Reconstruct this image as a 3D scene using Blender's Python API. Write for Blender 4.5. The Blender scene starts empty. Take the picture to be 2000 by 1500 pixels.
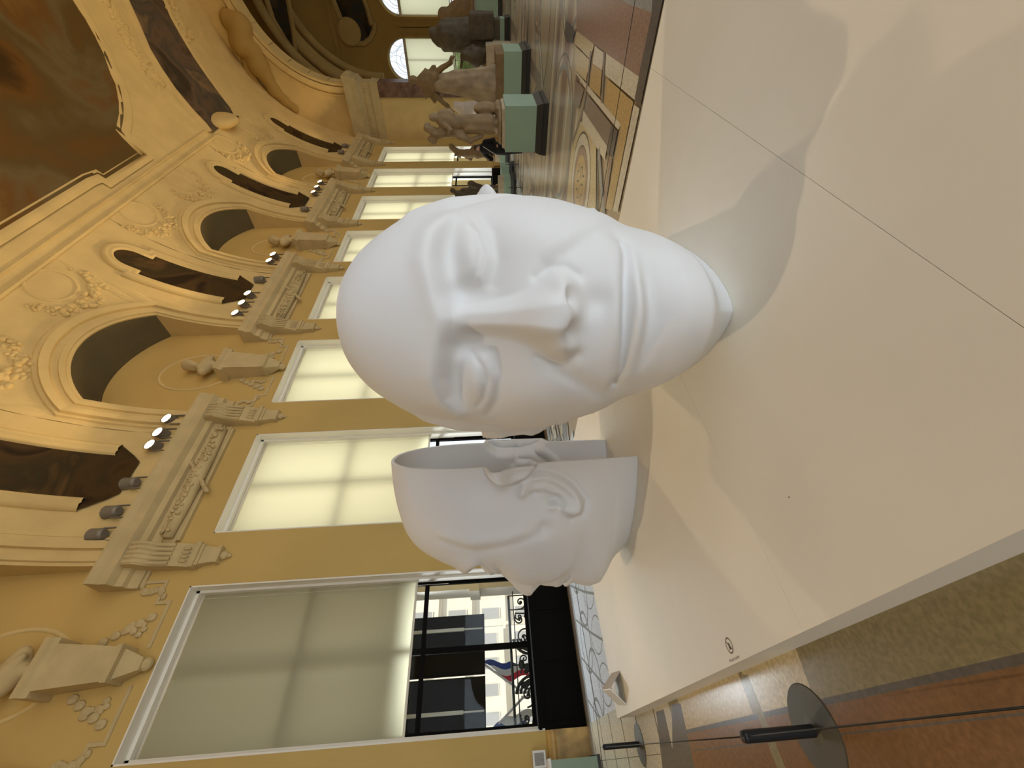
import bpy, bmesh, math, random
import numpy as np
from mathutils import Vector, Matrix
random.seed(7); rng = np.random.default_rng(7)
S = bpy.context.scene; COL = S.collection
PI = math.pi
# ---------------------------------------------------------------- camera frame (world axes seen from the camera)
R = np.array([[0.684665, 0.013131, -0.72874], [0.727855, -0.064753, 0.682667], [-0.038224, -0.997815, -0.053892]])
EYE = np.array([0.0, 0.0, 1.5]); FPX = 805.0
# lighting levels
PW_BLIND, PW_ROT, PW_OPP, PW_COR, PW_CORL, PW_KEY, SKY, EXPO, PW_LOW, PW_BACK = 78, 50, 122, 270, 130, 1050, 1.2, 0.1, 75, 75
BLF = [.08, .9, .88, .88, .9, .95, .95, .95]
def ray(x, y):
    d = R @ np.array([1500 - y - 750, x - 1000, FPX]); return d / np.linalg.norm(d)
def onx(x, y, X): d = ray(x, y); return EYE + d * (X / d[0])
def ony(x, y, Y): d = ray(x, y); return EYE + d * (Y / d[1])
def onz(x, y, Z): d = ray(x, y); return EYE + d * ((Z - 1.5) / d[2])
# ---------------------------------------------------------------- materials
MATS = {}
def mat(name, col, rough=.6, metal=0., noise=0., nscale=8., bump=0., bscale=30., spec=.4, emit=None, estr=0., trans=0., alpha=1., ior=1.45, col2=None, transl=None):
    if name in MATS: return MATS[name]
    m = bpy.data.materials.new(name); m.use_nodes = True
    nt = m.node_tree; b = nt.nodes['Principled BSDF']; L = nt.links.new
    b.inputs['Base Color'].default_value = (*col, 1); b.inputs['Roughness'].default_value = rough
    b.inputs['Metallic'].default_value = metal; b.inputs['Specular IOR Level'].default_value = spec
    b.inputs['IOR'].default_value = ior
    tc = nt.nodes.new('ShaderNodeTexCoord')
    if trans: b.inputs['Transmission Weight'].default_value = trans
    if emit:
        b.inputs['Emission Color'].default_value = (*emit, 1); b.inputs['Emission Strength'].default_value = estr
    if noise or col2:
        n = nt.nodes.new('ShaderNodeTexNoise'); n.inputs['Scale'].default_value = nscale; n.inputs['Detail'].default_value = 6
        L(tc.outputs['Object'], n.inputs['Vector'])
        r = nt.nodes.new('ShaderNodeValToRGB'); r.color_ramp.elements[0].position = .35; r.color_ramp.elements[1].position = .68
        c2 = col2 if col2 else tuple(min(1, c * (1 + noise)) for c in col)
        c1 = col if col2 else tuple(c * (1 - noise) for c in col)
        r.color_ramp.elements[0].color = (*c1, 1); r.color_ramp.elements[1].color = (*c2, 1)
        L(n.outputs['Fac'], r.inputs['Fac']); L(r.outputs['Color'], b.inputs['Base Color'])
    if bump:
        n2 = nt.nodes.new('ShaderNodeTexNoise'); n2.inputs['Scale'].default_value = bscale; n2.inputs['Detail'].default_value = 5
        L(tc.outputs['Object'], n2.inputs['Vector'])
        bp = nt.nodes.new('ShaderNodeBump'); bp.inputs['Strength'].default_value = bump; bp.inputs['Distance'].default_value = .02
        L(n2.outputs['Fac'], bp.inputs['Height']); L(bp.outputs['Normal'], b.inputs['Normal'])
    if transl:
        t = nt.nodes.new('ShaderNodeBsdfTranslucent'); t.inputs['Color'].default_value = (*transl, 1)
        mx = nt.nodes.new('ShaderNodeMixShader'); mx.inputs[0].default_value = .55
        out = nt.nodes['Material Output']
        L(b.outputs[0], mx.inputs[1]); L(t.outputs[0], mx.inputs[2]); L(mx.outputs[0], out.inputs['Surface'])
    MATS[name] = m; return m
def glass_mat(name, tint=(1, 1, 1), refl=.06):
    if name in MATS: return MATS[name]
    m = bpy.data.materials.new(name); m.use_nodes = True; nt = m.node_tree
    nt.nodes.remove(nt.nodes['Principled BSDF']); out = nt.nodes['Material Output']
    t = nt.nodes.new('ShaderNodeBsdfTransparent'); t.inputs['Color'].default_value = (*tint, 1)
    g = nt.nodes.new('ShaderNodeBsdfGlossy'); g.inputs['Roughness'].default_value = .02
    mx = nt.nodes.new('ShaderNodeMixShader'); mx.inputs[0].default_value = refl
    nt.links.new(t.outputs[0], mx.inputs[1]); nt.links.new(g.outputs[0], mx.inputs[2]); nt.links.new(mx.outputs[0], out.inputs['Surface'])
    MATS[name] = m; return m
# ---------------------------------------------------------------- object helpers
def _link(o, parent):
    COL.objects.link(o)
    if parent is not None: o.parent = parent
    return o
def np_mesh(name, V, F, mats, parent=None, smooth=True, mi=None):
    """V (n,3); F list of faces, or (m,4)/(m,3) integer array"""
    me = bpy.data.meshes.new(name); V = np.asarray(V, np.float32)
    if isinstance(F, np.ndarray):
        m, k = F.shape
        me.vertices.add(len(V)); me.vertices.foreach_set('co', V.ravel())
        me.loops.add(m * k); me.loops.foreach_set('vertex_index', F.astype(np.int32).ravel())
        me.polygons.add(m); me.polygons.foreach_set('loop_start', np.arange(0, m * k, k, dtype=np.int32))
        try: me.polygons.foreach_set('loop_total', np.full(m, k, dtype=np.int32))
        except Exception: pass
        me.update(calc_edges=True); me.validate()
    else:
        me.from_pydata([tuple(map(float, v)) for v in V], [], [list(map(int, f)) for f in F])
    if not isinstance(mats, (list, tuple)): mats = [mats]
    for m_ in mats: me.materials.append(m_)
    if mi is not None: me.polygons.foreach_set('material_index', np.asarray(mi, np.int32))
    me.polygons.foreach_set('use_smooth', np.full(len(me.polygons), bool(smooth)))
    o = bpy.data.objects.new(name, me); return _link(o, parent)
class MB:
    def __init__(s): s.V = []; s.F = []; s.M = []
    def add(s, V, F, mi=0):
        n = len(s.V); s.V += [tuple(v) for v in V]; s.F += [[i + n for i in f] for f in F]; s.M += [mi] * len(F); return s
    def box(s, x0, x1, y0, y1, z0, z1, mi=0):
        V = [(x0, y0, z0), (x1, y0, z0), (x1, y1, z0), (x0, y1, z0), (x0, y0, z1), (x1, y0, z1), (x1, y1, z1), (x0, y1, z1)]
        return s.add(V, [(0, 3, 2, 1), (4, 5, 6, 7), (0, 1, 5, 4), (1, 2, 6, 5), (2, 3, 7, 6), (3, 0, 4, 7)], mi)
    def frustum(s, cx, cy, z0, z1, a0, b0, a1, b1, mi=0, ch=.0):
        """rectangular frustum, half sizes a (x) b (y); ch chamfers the corners"""
        def ringp(a, b, z):
            c = min(a, b) * ch
            if ch: return [(cx - a + c, cy - b, z), (cx + a - c, cy - b, z), (cx + a, cy - b + c, z), (cx + a, cy + b - c, z), (cx + a - c, cy + b, z), (cx - a + c, cy + b, z), (cx - a, cy + b - c, z), (cx - a, cy - b + c, z)]
            return [(cx - a, cy - b, z), (cx + a, cy - b, z), (cx + a, cy + b, z), (cx - a, cy + b, z)]
        A = ringp(a0, b0, z0); B = ringp(a1, b1, z1); n = len(A)
        return s.add(A + B, [tuple(range(n - 1, -1, -1)), tuple(range(n, 2 * n))] + [(i, (i + 1) % n, n + (i + 1) % n, n + i) for i in range(n)], mi)
    def prism(s, poly, fn, t0, t1, mi=0):
        """extrude 2-D polygon; fn(a,b,t)->xyz"""
        n = len(poly); V = [fn(a, b, t0) for a, b in poly] + [fn(a, b, t1) for a, b in poly]
        return s.add(V, [tuple(range(n)), tuple(range(2 * n - 1, n - 1, -1))] + [(i, n + i, n + (i + 1) % n, (i + 1) % n) for i in range(n)], mi)
    def tube(s, pts, r, seg=8, mi=0, closed=False):
        P = [Vector(p) for p in pts]; n = len(P); rr = r if hasattr(r, '__len__') else [r] * n
        V = []; up = None
        for i, p in enumerate(P):
            a = P[i - 1] if (i or closed) else P[i]; b = P[(i + 1) % n] if (i < n - 1 or closed) else P[i]
            t = (b - a).normalized()
            if up is None: up = t.orthogonal().normalized()
            up = (up - t * up.dot(t)); up = up.normalized() if up.length > 1e-6 else t.orthogonal().normalized()
            w = t.cross(up)
            for k in range(seg):
                q = 2 * PI * k / seg; V.append(tuple(p + (up * math.cos(q) + w * math.sin(q)) * rr[i]))
        F = []
        for i in range(n if closed else n - 1):
            j = (i + 1) % n
            for k in range(seg): F.append((i * seg + k, i * seg + (k + 1) % seg, j * seg + (k + 1) % seg, j * seg + k))
        if not closed: F += [tuple(range(seg - 1, -1, -1)), tuple((n - 1) * seg + k for k in range(seg))]
        return s.add(V, F, mi)
    def lathe(s, prof, cx, cy, seg=20, mi=0):
        V = []; n = len(prof)
        for r, z in prof:
            for k in range(seg): q = 2 * PI * k / seg; V.append((cx + r * math.cos(q), cy + r * math.sin(q), z))
        F = [(i * seg + k, i * seg + (k + 1) % seg, (i + 1) * seg + (k + 1) % seg, (i + 1) * seg + k) for i in range(n - 1) for k in range(seg)]
        F += [tuple(range(seg - 1, -1, -1)), tuple((n - 1) * seg + k for k in range(seg))]
        return s.add(V, F, mi)
    def ball(s, c, r, mi=0, seg=10, rg=6):
        rx, ry, rz = r if hasattr(r, '__len__') else (r, r, r); V = []
        for i in range(1, rg):
            t = PI * i / rg
            for k in range(seg): q = 2 * PI * k / seg; V.append((c[0] + rx * math.sin(t) * math.cos(q), c[1] + ry * math.sin(t) * math.sin(q), c[2] + rz * math.cos(t)))
        V += [(c[0], c[1], c[2] + rz), (c[0], c[1], c[2] - rz)]; T = len(V) - 2
        F = [(i * seg + k, (i + 1) * seg + k, (i + 1) * seg + (k + 1) % seg, i * seg + (k + 1) % seg) for i in range(rg - 2) for k in range(seg)]
        F += [(T, k, (k + 1) % seg) for k in range(seg)] + [(T + 1, (rg - 2) * seg + (k + 1) % seg, (rg - 2) * seg + k) for k in range(seg)]
        return s.add(V, F, mi)
    def grid(s, P, mi=0, flip=False):
        """P[i][j] -> xyz"""
        a, b = len(P), len(P[0]); V = [p for r_ in P for p in r_]
        F = [(i * b + j, i * b + j + 1, (i + 1) * b + j + 1, (i + 1) * b + j) for i in range(a - 1) for j in range(b - 1)]
        if flip: F = [f[::-1] for f in F]
        return s.add(V, F, mi)
    def sweep(s, pts, nrm, prof, closed=False, mi=0):
        """profile (offset along n x t, height along n) carried along a curve lying on a surface with normals nrm"""
        P = [Vector(p) for p in pts]; n = len(P); k = len(prof); V = []
        for i, p in enumerate(P):
            a = P[i - 1] if (i or closed) else P[i]; b = P[(i + 1) % n] if (i < n - 1 or closed) else P[i]
            t1 = (P[i] - a); t2 = (b - P[i])
            N = Vector(nrm[i]).normalized(); ds = [q.normalized() for q in (t1, t2) if q.length > 1e-9]
            bs = [N.cross(q) for q in ds]; bb = bs[0] if len(bs) == 1 else (bs[0] + bs[1])
            bb = bb.normalized(); m = 1. / max(.45, bb.dot(bs[0]))
            for o_, h_ in prof: V.append(tuple(p + bb * (o_ * m) + N * h_))
        F = []
        for i in range(n if closed else n - 1):
            j = (i + 1) % n
            for q in range(k - 1): F.append((i * k + q, i * k + q + 1, j * k + q + 1, j * k + q))
        return s.add(V, F, mi)
    def build(s, name, mats, parent=None, smooth=False, auto=None):
        o = np_mesh(name, s.V, s.F, mats, parent, smooth, s.M)
        if auto:
            bm = bmesh.new(); bm.from_mesh(o.data); bmesh.ops.recalc_face_normals(bm, faces=bm.faces)
            for e in bm.edges: e.smooth = (len(e.link_faces) == 2 and e.calc_face_angle(0) < auto)
            bm.to_mesh(o.data); bm.free()
        return o
def tag(o, label=None, cat=None, group=None, kind=None):
    if label: o['label'] = label
    if cat: o['category'] = cat
    if group: o['group'] = group
    if kind: o['kind'] = kind
    return o
def thing(name, label, cat, loc=(0, 0, 0), group=None, rotz=0., kind=None):
    o = bpy.data.objects.new(name, None); o.location = loc; o.rotation_euler = (0, 0, rotz); o.empty_display_size = .1
    COL.objects.link(o); return tag(o, label, cat, group, kind)
def rel(o, parent):
    """give a mesh built in world coordinates to a thing placed elsewhere, keeping it where it is"""
    M = Matrix.Translation(parent.location) @ Matrix.Rotation(parent.rotation_euler.z, 4, 'Z')
    o.parent = parent; o.matrix_parent_inverse = M.inverted(); return o
# ---------------------------------------------------------------- signed-distance modelling
def nets(d, o, h):
    nx, ny, nz = d.shape; c = (nx - 1, ny - 1, nz - 1)
    acc = np.zeros(c + (3,), np.float32); cnt = np.zeros(c, np.float32)
    for ax in range(3):
        oth = [a for a in range(3) if a != ax]
        for i in (0, 1):
            for j in (0, 1):
                off = [0, 0, 0]; off[oth[0]] = i; off[oth[1]] = j
                A = d[off[0]:off[0] + c[0], off[1]:off[1] + c[1], off[2]:off[2] + c[2]]
                of2 = list(off); of2[ax] = 1
                B = d[of2[0]:of2[0] + c[0], of2[1]:of2[1] + c[1], of2[2]:of2[2] + c[2]]
                m = (A < 0) != (B < 0); t = A[m] / (A[m] - B[m])
                p = np.empty((t.size, 3), np.float32); p[:] = off; p[:, ax] = t
                acc[m] += p; cnt[m] += 1
    act = cnt > 0; idx = np.full(c, -1, np.int64); idx[act] = np.arange(int(act.sum()))
    ijk = np.argwhere(act); V = (ijk + acc[act] / cnt[act][:, None]) * h + o
    Fs = []
    for ax in range(3):
        a1, a2 = (ax + 1) % 3, (ax + 2) % 3
        sl = [slice(1, n_ - 1) for n_ in d.shape]; sl[ax] = slice(0, d.shape[ax] - 1)
        A = d[tuple(sl)]; s2 = list(sl); s2[ax] = slice(1, d.shape[ax]); B = d[tuple(s2)]
        m = (A < 0) != (B < 0); q = np.argwhere(m); base = q + 1; base[:, ax] = q[:, ax]
        def cell(u, v):
            b_ = base.copy(); b_[:, a1] += u; b_[:, a2] += v; return idx[b_[:, 0], b_[:, 1], b_[:, 2]]
        f = np.stack([cell(-1, -1), cell(0, -1), cell(0, 0), cell(-1, 0)], 1)
        fl = A[m] < 0; f[~fl] = f[~fl][:, ::-1]; Fs.append(f)
    F = np.concatenate(Fs); F = F[(F >= 0).all(1)]
    return V, F
def sdf(prims, h, k=.06, tex=None):
    """prims: ('c',a,b,ra,rb[,k,sign]) round limb, ('e',c,r[,k,sign,rotz,tilt]) ellipsoid, ('b',c,half,round[,k,sign,rotz]) block"""
    lo = np.full(3, 1e9); hi = -lo; bb = []
    for p in prims:
        if p[0] == 'c': r_ = max(p[3], p[4]); a, b = np.array(p[1], float), np.array(p[2], float); l_, h_ = np.minimum(a, b) - r_, np.maximum(a, b) + r_
        elif p[0] == 'e': c = np.array(p[1], float); r_ = np.array(p[2], float); r_ = np.full(3, r_.max()) if len(p) > 5 else r_; l_, h_ = c - r_, c + r_
        else: c = np.array(p[1], float); r_ = np.array(p[2], float) + p[3]; r_ = np.array([np.hypot(r_[0], r_[1])] * 2 + [r_[2]]); l_, h_ = c - r_, c + r_
        bb.append((l_, h_))
        if not (len(p) > (6 if p[0] == 'c' else 4 if p[0] == 'e' else 5) and p[6 if p[0] == 'c' else 4 if p[0] == 'e' else 5] == '-'): lo = np.minimum(lo, l_); hi = np.maximum(hi, h_)
    lo = lo - 3 * h - .02; n = np.ceil((hi + 3 * h + .02 - lo) / h).astype(int) + 1
    d = np.full(n, 1e3, np.float32)
    for p, (l_, h_) in zip(prims, bb):
        i6 = {'c': 5, 'e': 3, 'b': 4}[p[0]]; kk = p[i6] if len(p) > i6 and p[i6] is not None else k; sg = p[i6 + 1] if len(p) > i6 + 1 else '+'
        i0 = np.clip(np.floor((l_ - kk * 1.5 - 2 * h - lo) / h).astype(int), 0, n); i1 = np.clip(np.ceil((h_ + kk * 1.5 + 2 * h - lo) / h).astype(int) + 1, 0, n)
        if (i1 <= i0).any(): continue
        g = np.meshgrid(*[np.arange(i0[q], i1[q], dtype=np.float32) * h + lo[q] for q in range(3)], indexing='ij')
        if p[0] == 'c':
            a, b = np.array(p[1], np.float32), np.array(p[2], np.float32); ba = b - a; L2 = float(ba @ ba) + 1e-9
            pa = [g[q] - a[q] for q in range(3)]; t = np.clip((pa[0] * ba[0] + pa[1] * ba[1] + pa[2] * ba[2]) / L2, 0, 1)
            e = np.sqrt(sum((pa[q] - ba[q] * t) ** 2 for q in range(3))) - (p[3] + (p[4] - p[3]) * t)
        else:
            c = p[1]; x, y, z = [g[q] - np.float32(c[q]) for q in range(3)]
            rz = p[i6 + 2] if len(p) > i6 + 2 else 0.; tl = p[i6 + 3] if len(p) > i6 + 3 else 0.
            if rz: cs, sn = math.cos(rz), math.sin(rz); x, y = cs * x + sn * y, -sn * x + cs * y
            if tl: cs, sn = math.cos(tl), math.sin(tl); x, z = cs * x + sn * z, -sn * x + cs * z
            if p[0] == 'e':
                r_ = p[2]; k0 = np.sqrt((x / r_[0]) ** 2 + (y / r_[1]) ** 2 + (z / r_[2]) ** 2); k1 = np.sqrt((x / r_[0] ** 2) ** 2 + (y / r_[1] ** 2) ** 2 + (z / r_[2] ** 2) ** 2) + 1e-6
                e = k0 * (k0 - 1) / k1
            else:
                q_ = [np.abs(x) - p[2][0], np.abs(y) - p[2][1], np.abs(z) - p[2][2]]
                e = np.sqrt(sum(np.maximum(v, 0) ** 2 for v in q_)) + np.minimum(np.maximum(q_[0], np.maximum(q_[1], q_[2])), 0) - p[3]
        sl = tuple(slice(i0[q], i1[q]) for q in range(3)); D = d[sl]
        if sg == '+':
            t = np.clip(.5 + .5 * (D - e) / kk, 0, 1); d[sl] = D + (e - D) * t - kk * t * (1 - t)
        else:
            e = -e; t = np.clip(.5 - .5 * (D - e) / kk, 0, 1); d[sl] = D + (e - D) * t + kk * t * (1 - t)
    if tex is not None:
        g = np.meshgrid(*[np.arange(n[q], dtype=np.float32) * h + lo[q] for q in range(3)], indexing='ij'); d += tex(*g)
    return nets(d, lo, h)
def cr(keys, x):
    """smooth interpolation through (x, value) keys"""
    K = np.array(keys, float); o_ = np.argsort(K[:, 0]); K = K[o_]; xs, ys = K[:, 0], K[:, 1]
    m = np.gradient(ys, xs); dl = np.diff(ys) / np.diff(xs)
    for i in range(1, len(xs) - 1):
        if dl[i - 1] * dl[i] <= 0: m[i] = 0
    x = np.clip(np.asarray(x, float), xs[0], xs[-1]); i = np.clip(np.searchsorted(xs, x) - 1, 0, len(xs) - 2)
    hh = xs[i + 1] - xs[i]; t = (x - xs[i]) / hh
    return (2 * t ** 3 - 3 * t ** 2 + 1) * ys[i] + (t ** 3 - 2 * t ** 2 + t) * hh * m[i] + (-2 * t ** 3 + 3 * t ** 2) * ys[i + 1] + (t ** 3 - t ** 2) * hh * m[i + 1]
def sstep(a, b, x): t = np.clip((x - a) / (b - a), 0, 1); return t * t * (3 - 2 * t)
def pdist(pts, u, v):
    D = np.full(u.shape, 1e3)
    for (a, b), (c, d_) in zip(pts[:-1], pts[1:]):
        ex, ey = c - a, d_ - b; t = np.clip(((u - a) * ex + (v - b) * ey) / (ex * ex + ey * ey + 1e-12), 0, 1)
        D = np.minimum(D, np.hypot(u - a - ex * t, v - b - ey * t))
    return D
# ================================================================= THE TWO COLOSSAL HEADS
def head_mesh(NT=330, NS=380, var=0):
    zk = [0, .06, .14, .22, .3, .4, .5, .62, .75, .87, 1.0, 1.14, 1.28, 1.4, 1.5, 1.61, 1.75, 1.9, 2.03, 2.13, 2.205, 2.26, 2.28]
    mf = [1.03, 1.075, 1.15, 1.27, 1.345, 1.345, 1.335, 1.34, 1.325, 1.30, 1.26, 1.20, 1.12, 1.095, 1.105, 1.09, 1.045, .98, .90, .79, .60, .33, 0]
    rw = [.52, .53, .54, .55, .555, .56, .565, .575, .59, .605, .625, .645, .665, .68, .69, .685, .665, .615, .53, .42, .28, .14, 0]
    fw = [0, 0, -.01, -.06, -.05, 0, .04, .09, .125, .15, .155, .145, .13, .115, .10, .075, .045, .02, 0, 0, 0, 0, 0]   # jaw/cheek extra width towards the front
    tk = np.concatenate([[0], np.cumsum(np.hypot(np.diff(zk), np.diff(mf)))]); tk /= tk[-1]
    t = np.linspace(0, 1, NT); al = np.linspace(-PI / 2, PI / 2, NS)
    Z, MF, RW, FW = [cr(list(zip(tk, q)), t)[:, None] for q in (zk, mf, rw, fw)]
    rz = cr(list(zip(tk, [0, .06, .14, .22, .3, .4, .5, .62, .75, .87, 1.0, 1.14, 1.28, 1.4, 1.5, 1.6, 1.75, 1.9, 2.05, 2.15, 2.23, 2.27, 2.28])), t)[:, None]
    n = cr([(0, 1.5), (.13, 1.6), (.25, 2.0), (.33, 2.15), (.5, 2.12), (.9, 2.2), (1.3, 2.35), (1.6, 2.3), (1.9, 2.1), (2.28, 2.0)], Z)
    a = al[None, :]; sa, ca = np.sin(a), np.clip(np.cos(a), 0, 1)
    f = MF * ca ** (2 / n); x = (RW + FW * sstep(.12, .7, f)) * np.sign(sa) * np.abs(sa) ** (2 / n)
    z = rz + (Z - rz) * ca ** 2 + 0 * x
    # ---------- features on the front of the face, pushed along the gaze
    X = np.abs(x); g = lambda d_, s_: np.exp(-(d_ / s_) ** 2); g2 = lambda u, v: np.exp(-u * u - v * v)
    wf = sstep(.25, .75, f)
    df = .036 * g(pdist([(-.2, 1.55), (.0, 1.53), (.16, 1.56), (.3, 1.60), (.44, 1.575), (.54, 1.49)], X, z), .065)
    df += .012 * g2(X / .1, (z - 1.5) / .08)
    df -= .072 * g2((X - .31) / .21, (z - 1.475) / .07) + .03 * g2((X - .30) / .25, (z - 1.40) / .15)
    df -= .05 * g2((X - .135) / .055, (z - 1.40) / .09)
    df += .076 * g2((X - .325) / .16, (z - 1.38) / .09)
    df -= .011 * g(pdist([(.17, 1.385), (.24, 1.335), (.33, 1.315), (.42, 1.335), (.47, 1.37)], X, z), .016)
    df += .008 * g(pdist([(.2, 1.33), (.3, 1.285), (.42, 1.30), (.5, 1.34)], X, z), .024)
    df -= .013 * g(pdist([(.17, 1.27), (.28, 1.235), (.42, 1.255), (.52, 1.31)], X, z), .03)
    N = cr([(.84, 0), (.875, .03), (.905, .10), (.94, .158), (.98, .182), (1.03, .19), (1.09, .175), (1.17, .125), (1.26, .10), (1.36, .06), (1.47, 0)], z) * ((z > .84) & (z < 1.47))
    hw = cr([(.84, .2), (.9, .2), (.96, .205), (1.03, .185), (1.12, .135), (1.25, .1), (1.46, .08)], z)
    df += N * (1 - sstep(.22, 1.0, X / hw))
    df += .06 * g2((X - .15) / .045, (z - .965) / .055)
    df -= .02 * g(pdist([(.185, 1.06), (.222, .99), (.222, .93), (.18, .89)], X, z), .026)
    df -= .024 * g(pdist([(.235, 1.01), (.29, .91), (.36, .80), (.43, .69), (.45, .58)], X, z), .045)
    df += .035 * g2((X - .42) / .15, (z - 1.05) / .16) + .02 * g2((X - .48) / .1, (z - .72) / .1)
    df -= .022 * g2((x - .06) / .06, (z - .80) / .06)
    ml = [(-.34, .668), (-.28, .662), (-.15, .672), (0, .676), (.15, .668), (.28, .645), (.33, .638)]
    df -= .046 * g(pdist(ml, x, z), .026)
    df += .020 * g2(X / .24, (z - .73) / .035) + .034 * g2(X / .2, (z - .625) / .034)
    df -= .032 * g(pdist([(-.36, .60), (-.2, .572), (0, .557), (.2, .572), (.36, .60)], x, z), .042) * np.exp(-(X / .27) ** 4)
    df -= .028 * g2((X - .37) / .05, (z - .65) / .06) + .014 * g(pdist([(.38, .66), (.36, .55), (.36, .45)], X, z), .05)
    df += .034 * g2(X / .22, (z - .40) / .1) + .012 * g2((X - .30) / .12, (z - .43) / .09)
    df -= .03 * g2((X - .5) / .1, (z - .5) / .1)
    f = f + df * wf
    # ---------- features on the sides of the head, pushed outwards
    ws = (1 - sstep(.75, 1.0, f)) * np.sign(x); dx = 0 * x
    dx -= .013 * g(pdist([(.63, 1.78), (.69, 1.62), (.73, 1.46), (.69, 1.28), (.65, 1.14), (.61, 1.0), (.59, .92), (.53, .895)], f, z), .042)
    dx += .02 * g(pdist([(.58, 1.72), (.63, 1.5), (.6, 1.25), (.55, 1.08)], f, z), .06)
    dx -= .03 * g2((f - .78) / .16, (z - 1.55) / .16)
    # upper lobe of the ear, cut by the back rim
    e1 = cr([(.88, -.06), (.95, .07), (1.05, .145), (1.17, .175), (1.28, .145), (1.36, .06), (1.41, -.06)], z)
    e1 = np.where(x < 0, cr([(.60, -.06), (.70, .08), (.90, .155), (1.17, .175), (1.3, .14), (1.38, .05), (1.42, -.06)], z), e1)
    in1 = ((z > np.where(x < 0, .60, .88)) & (z < 1.41))
    lf = (x < 0)
    dx += in1 * np.where(lf, .25, .10 + .16 * np.exp(-((z - 1.27) / .10) ** 2)) * sstep(.0, .075, e1 - f) + in1 * .02 * g((e1 - f) - .05, .03)
    dx -= .025 * g(pdist([(0, 1.28), (.07, 1.17), (.05, 1.02)], f, z), .025)
    # lower ear: helix, concha and lobe
    hel = [(.24, 1.06), (.17, 1.045), (.12, .97), (.115, .88), (.14, .79), (.2, .69), (.29, .60), (.37, .555), (.425, .56), (.445, .62), (.40, .69)]
    dh = pdist(hel, f, z); dx += np.where(lf, .05, .055) * g(dh, .042)
    dx += .04 * g(pdist([(.2, .98), (.2, .86), (.27, .74), (.35, .65)], f, z), .035)
    dx -= .06 * g2((f - .32) / .055, (z - .77) / .075) + .03 * g2((f - .26) / .03, (z - .95) / .04)
    dx += .04 * g2((f - .375) / .03, (z - .80) / .05) + .05 * g2((f - .40) / .045, (z - .60) / .05)
    dx -= .03 * g(pdist([(.07, .96), (.07, .84), (.12, .7), (.22, .58), (.36, .49), (.49, .53), (.5, .64)], f, z), .035)
    dx -= .03 * g2((f - .55) / .06, (z - .88) / .08)
    x = x + dx * ws
    P = np.stack([x, -f, z], -1)
    def normals(P):
        du = np.gradient(P, axis=0); dv = np.gradient(P, axis=1); nn = np.cross(dv, du); L = np.linalg.norm(nn, axis=-1, keepdims=True)
        nn = nn / np.maximum(L, 1e-9); nn[-3:] = (0, 0, 1)
        return nn
    nn = normals(P)
    if (nn[NT // 2, NS // 2] @ np.array([0, -1, 0])) < 0: nn = -nn; nn[-3:] = (0, 0, 1)
    # nostrils
    for sx, am in ((-1, .085), (1, .05)):
        c = np.array([sx * .085, -1.40, .915]); d_ = np.linalg.norm((P - c) / np.array([.055, .07, .05]), axis=-1)
        P = P - nn * (am * np.exp(-d_ ** 2))[..., None]
    nn = normals(P)
    if (nn[NT // 2, NS // 2] @ np.array([0, -1, 0])) < 0: nn = -nn; nn[-3:] = (0, 0, 1)
    I = P - nn * .032
    I[..., 2] = np.where(np.arange(NT)[:, None] == 0, 0, I[..., 2]); I[:, 0, 1] = I[:, -1, 1] = P[:, 0, 1]
    I[:, 0, 1] = P[:, 0, 1]; I[:, -1, 1] = P[:, -1, 1]
    V = np.concatenate([P.reshape(-1, 3), I.reshape(-1, 3)]); q = NT * NS
    ii, jj = np.meshgrid(np.arange(NT - 1), np.arange(NS - 1), indexing='ij'); b = (ii * NS + jj).ravel()
    Fo = np.stack([b, b + 1, b + NS + 1, b + NS], 1); Fi = Fo[:, ::-1] + q
    j = np.arange(NS - 1); bot = np.stack([j + 1, j, j + q, j + 1 + q], 1)
    i = np.arange(NT - 1) * NS; l_ = np.stack([i, i + NS, i + NS + q, i + q], 1); r_ = np.stack([i + NS + NS - 1, i + NS - 1, i + NS - 1 + q, i + NS + NS - 1 + q], 1)
    return V, np.concatenate([Fo, Fi, bot, l_, r_])
M_HEAD = mat('white_matte_resin', (.72, .72, .725), rough=.65, spec=.25, bump=.03, bscale=160)
HV, HF = head_mesh()
def make_head(loc, yaw, label):
    h = thing('head_sculpture', label, 'sculpture', loc, 'pair of colossal white half heads', yaw)
    o = np_mesh('face_shell', HV, HF, M_HEAD, h, True)
    return h
PZ = .2
# facing direction of the local -y axis is (sin yaw, -cos yaw)
make_head((-1.94, 2.51, PZ), math.atan2(.611, .792), 'giant white bald head facing the camera with closed eyes, in front on the low plinth')
make_head((-3.50, 2.34, PZ), math.atan2(-.694, .72), 'giant white head in profile facing the windows, its hollow back open')
# ================================================================= PAINTS AND STONES
M_WALL = mat('ochre_cream_wall_paint', (.58, .415, .148), rough=.85, spec=.08, noise=.05, nscale=.6, bump=.04, bscale=40)
M_PLAS = mat('cream_stucco', (.66, .51, .235), rough=.85, spec=.08, noise=.06, nscale=1.2, bump=.12, bscale=12)
M_SOFF = mat('grey_soffit', (.15, .125, .068), rough=.9, spec=.05, noise=.06, nscale=1)  # darker and greyer than the jambs of the same recess
M_REV = mat('white_reveal_paint', (.86, .83, .74), rough=.6)
M_STONE = mat('grey_cornice_stone', (.56, .45, .24), rough=.85, spec=.08, noise=.08, nscale=2, bump=.1, bscale=14)
M_OCHRE = mat('ochre_marble', (.52, .33, .11), rough=.25, noise=.35, nscale=3.5)
M_RED = mat('dark_red_marble', (.17, .10, .075), rough=.3, noise=.4, nscale=3)
M_BRONZE = mat('dark_bronze', (.007, .0065, .006), rough=.6, spec=.03)
M_BLACK = mat('black_metal', (.02, .02, .02), rough=.45, metal=.4)
XW = -9.53; XC = -1.0
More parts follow.
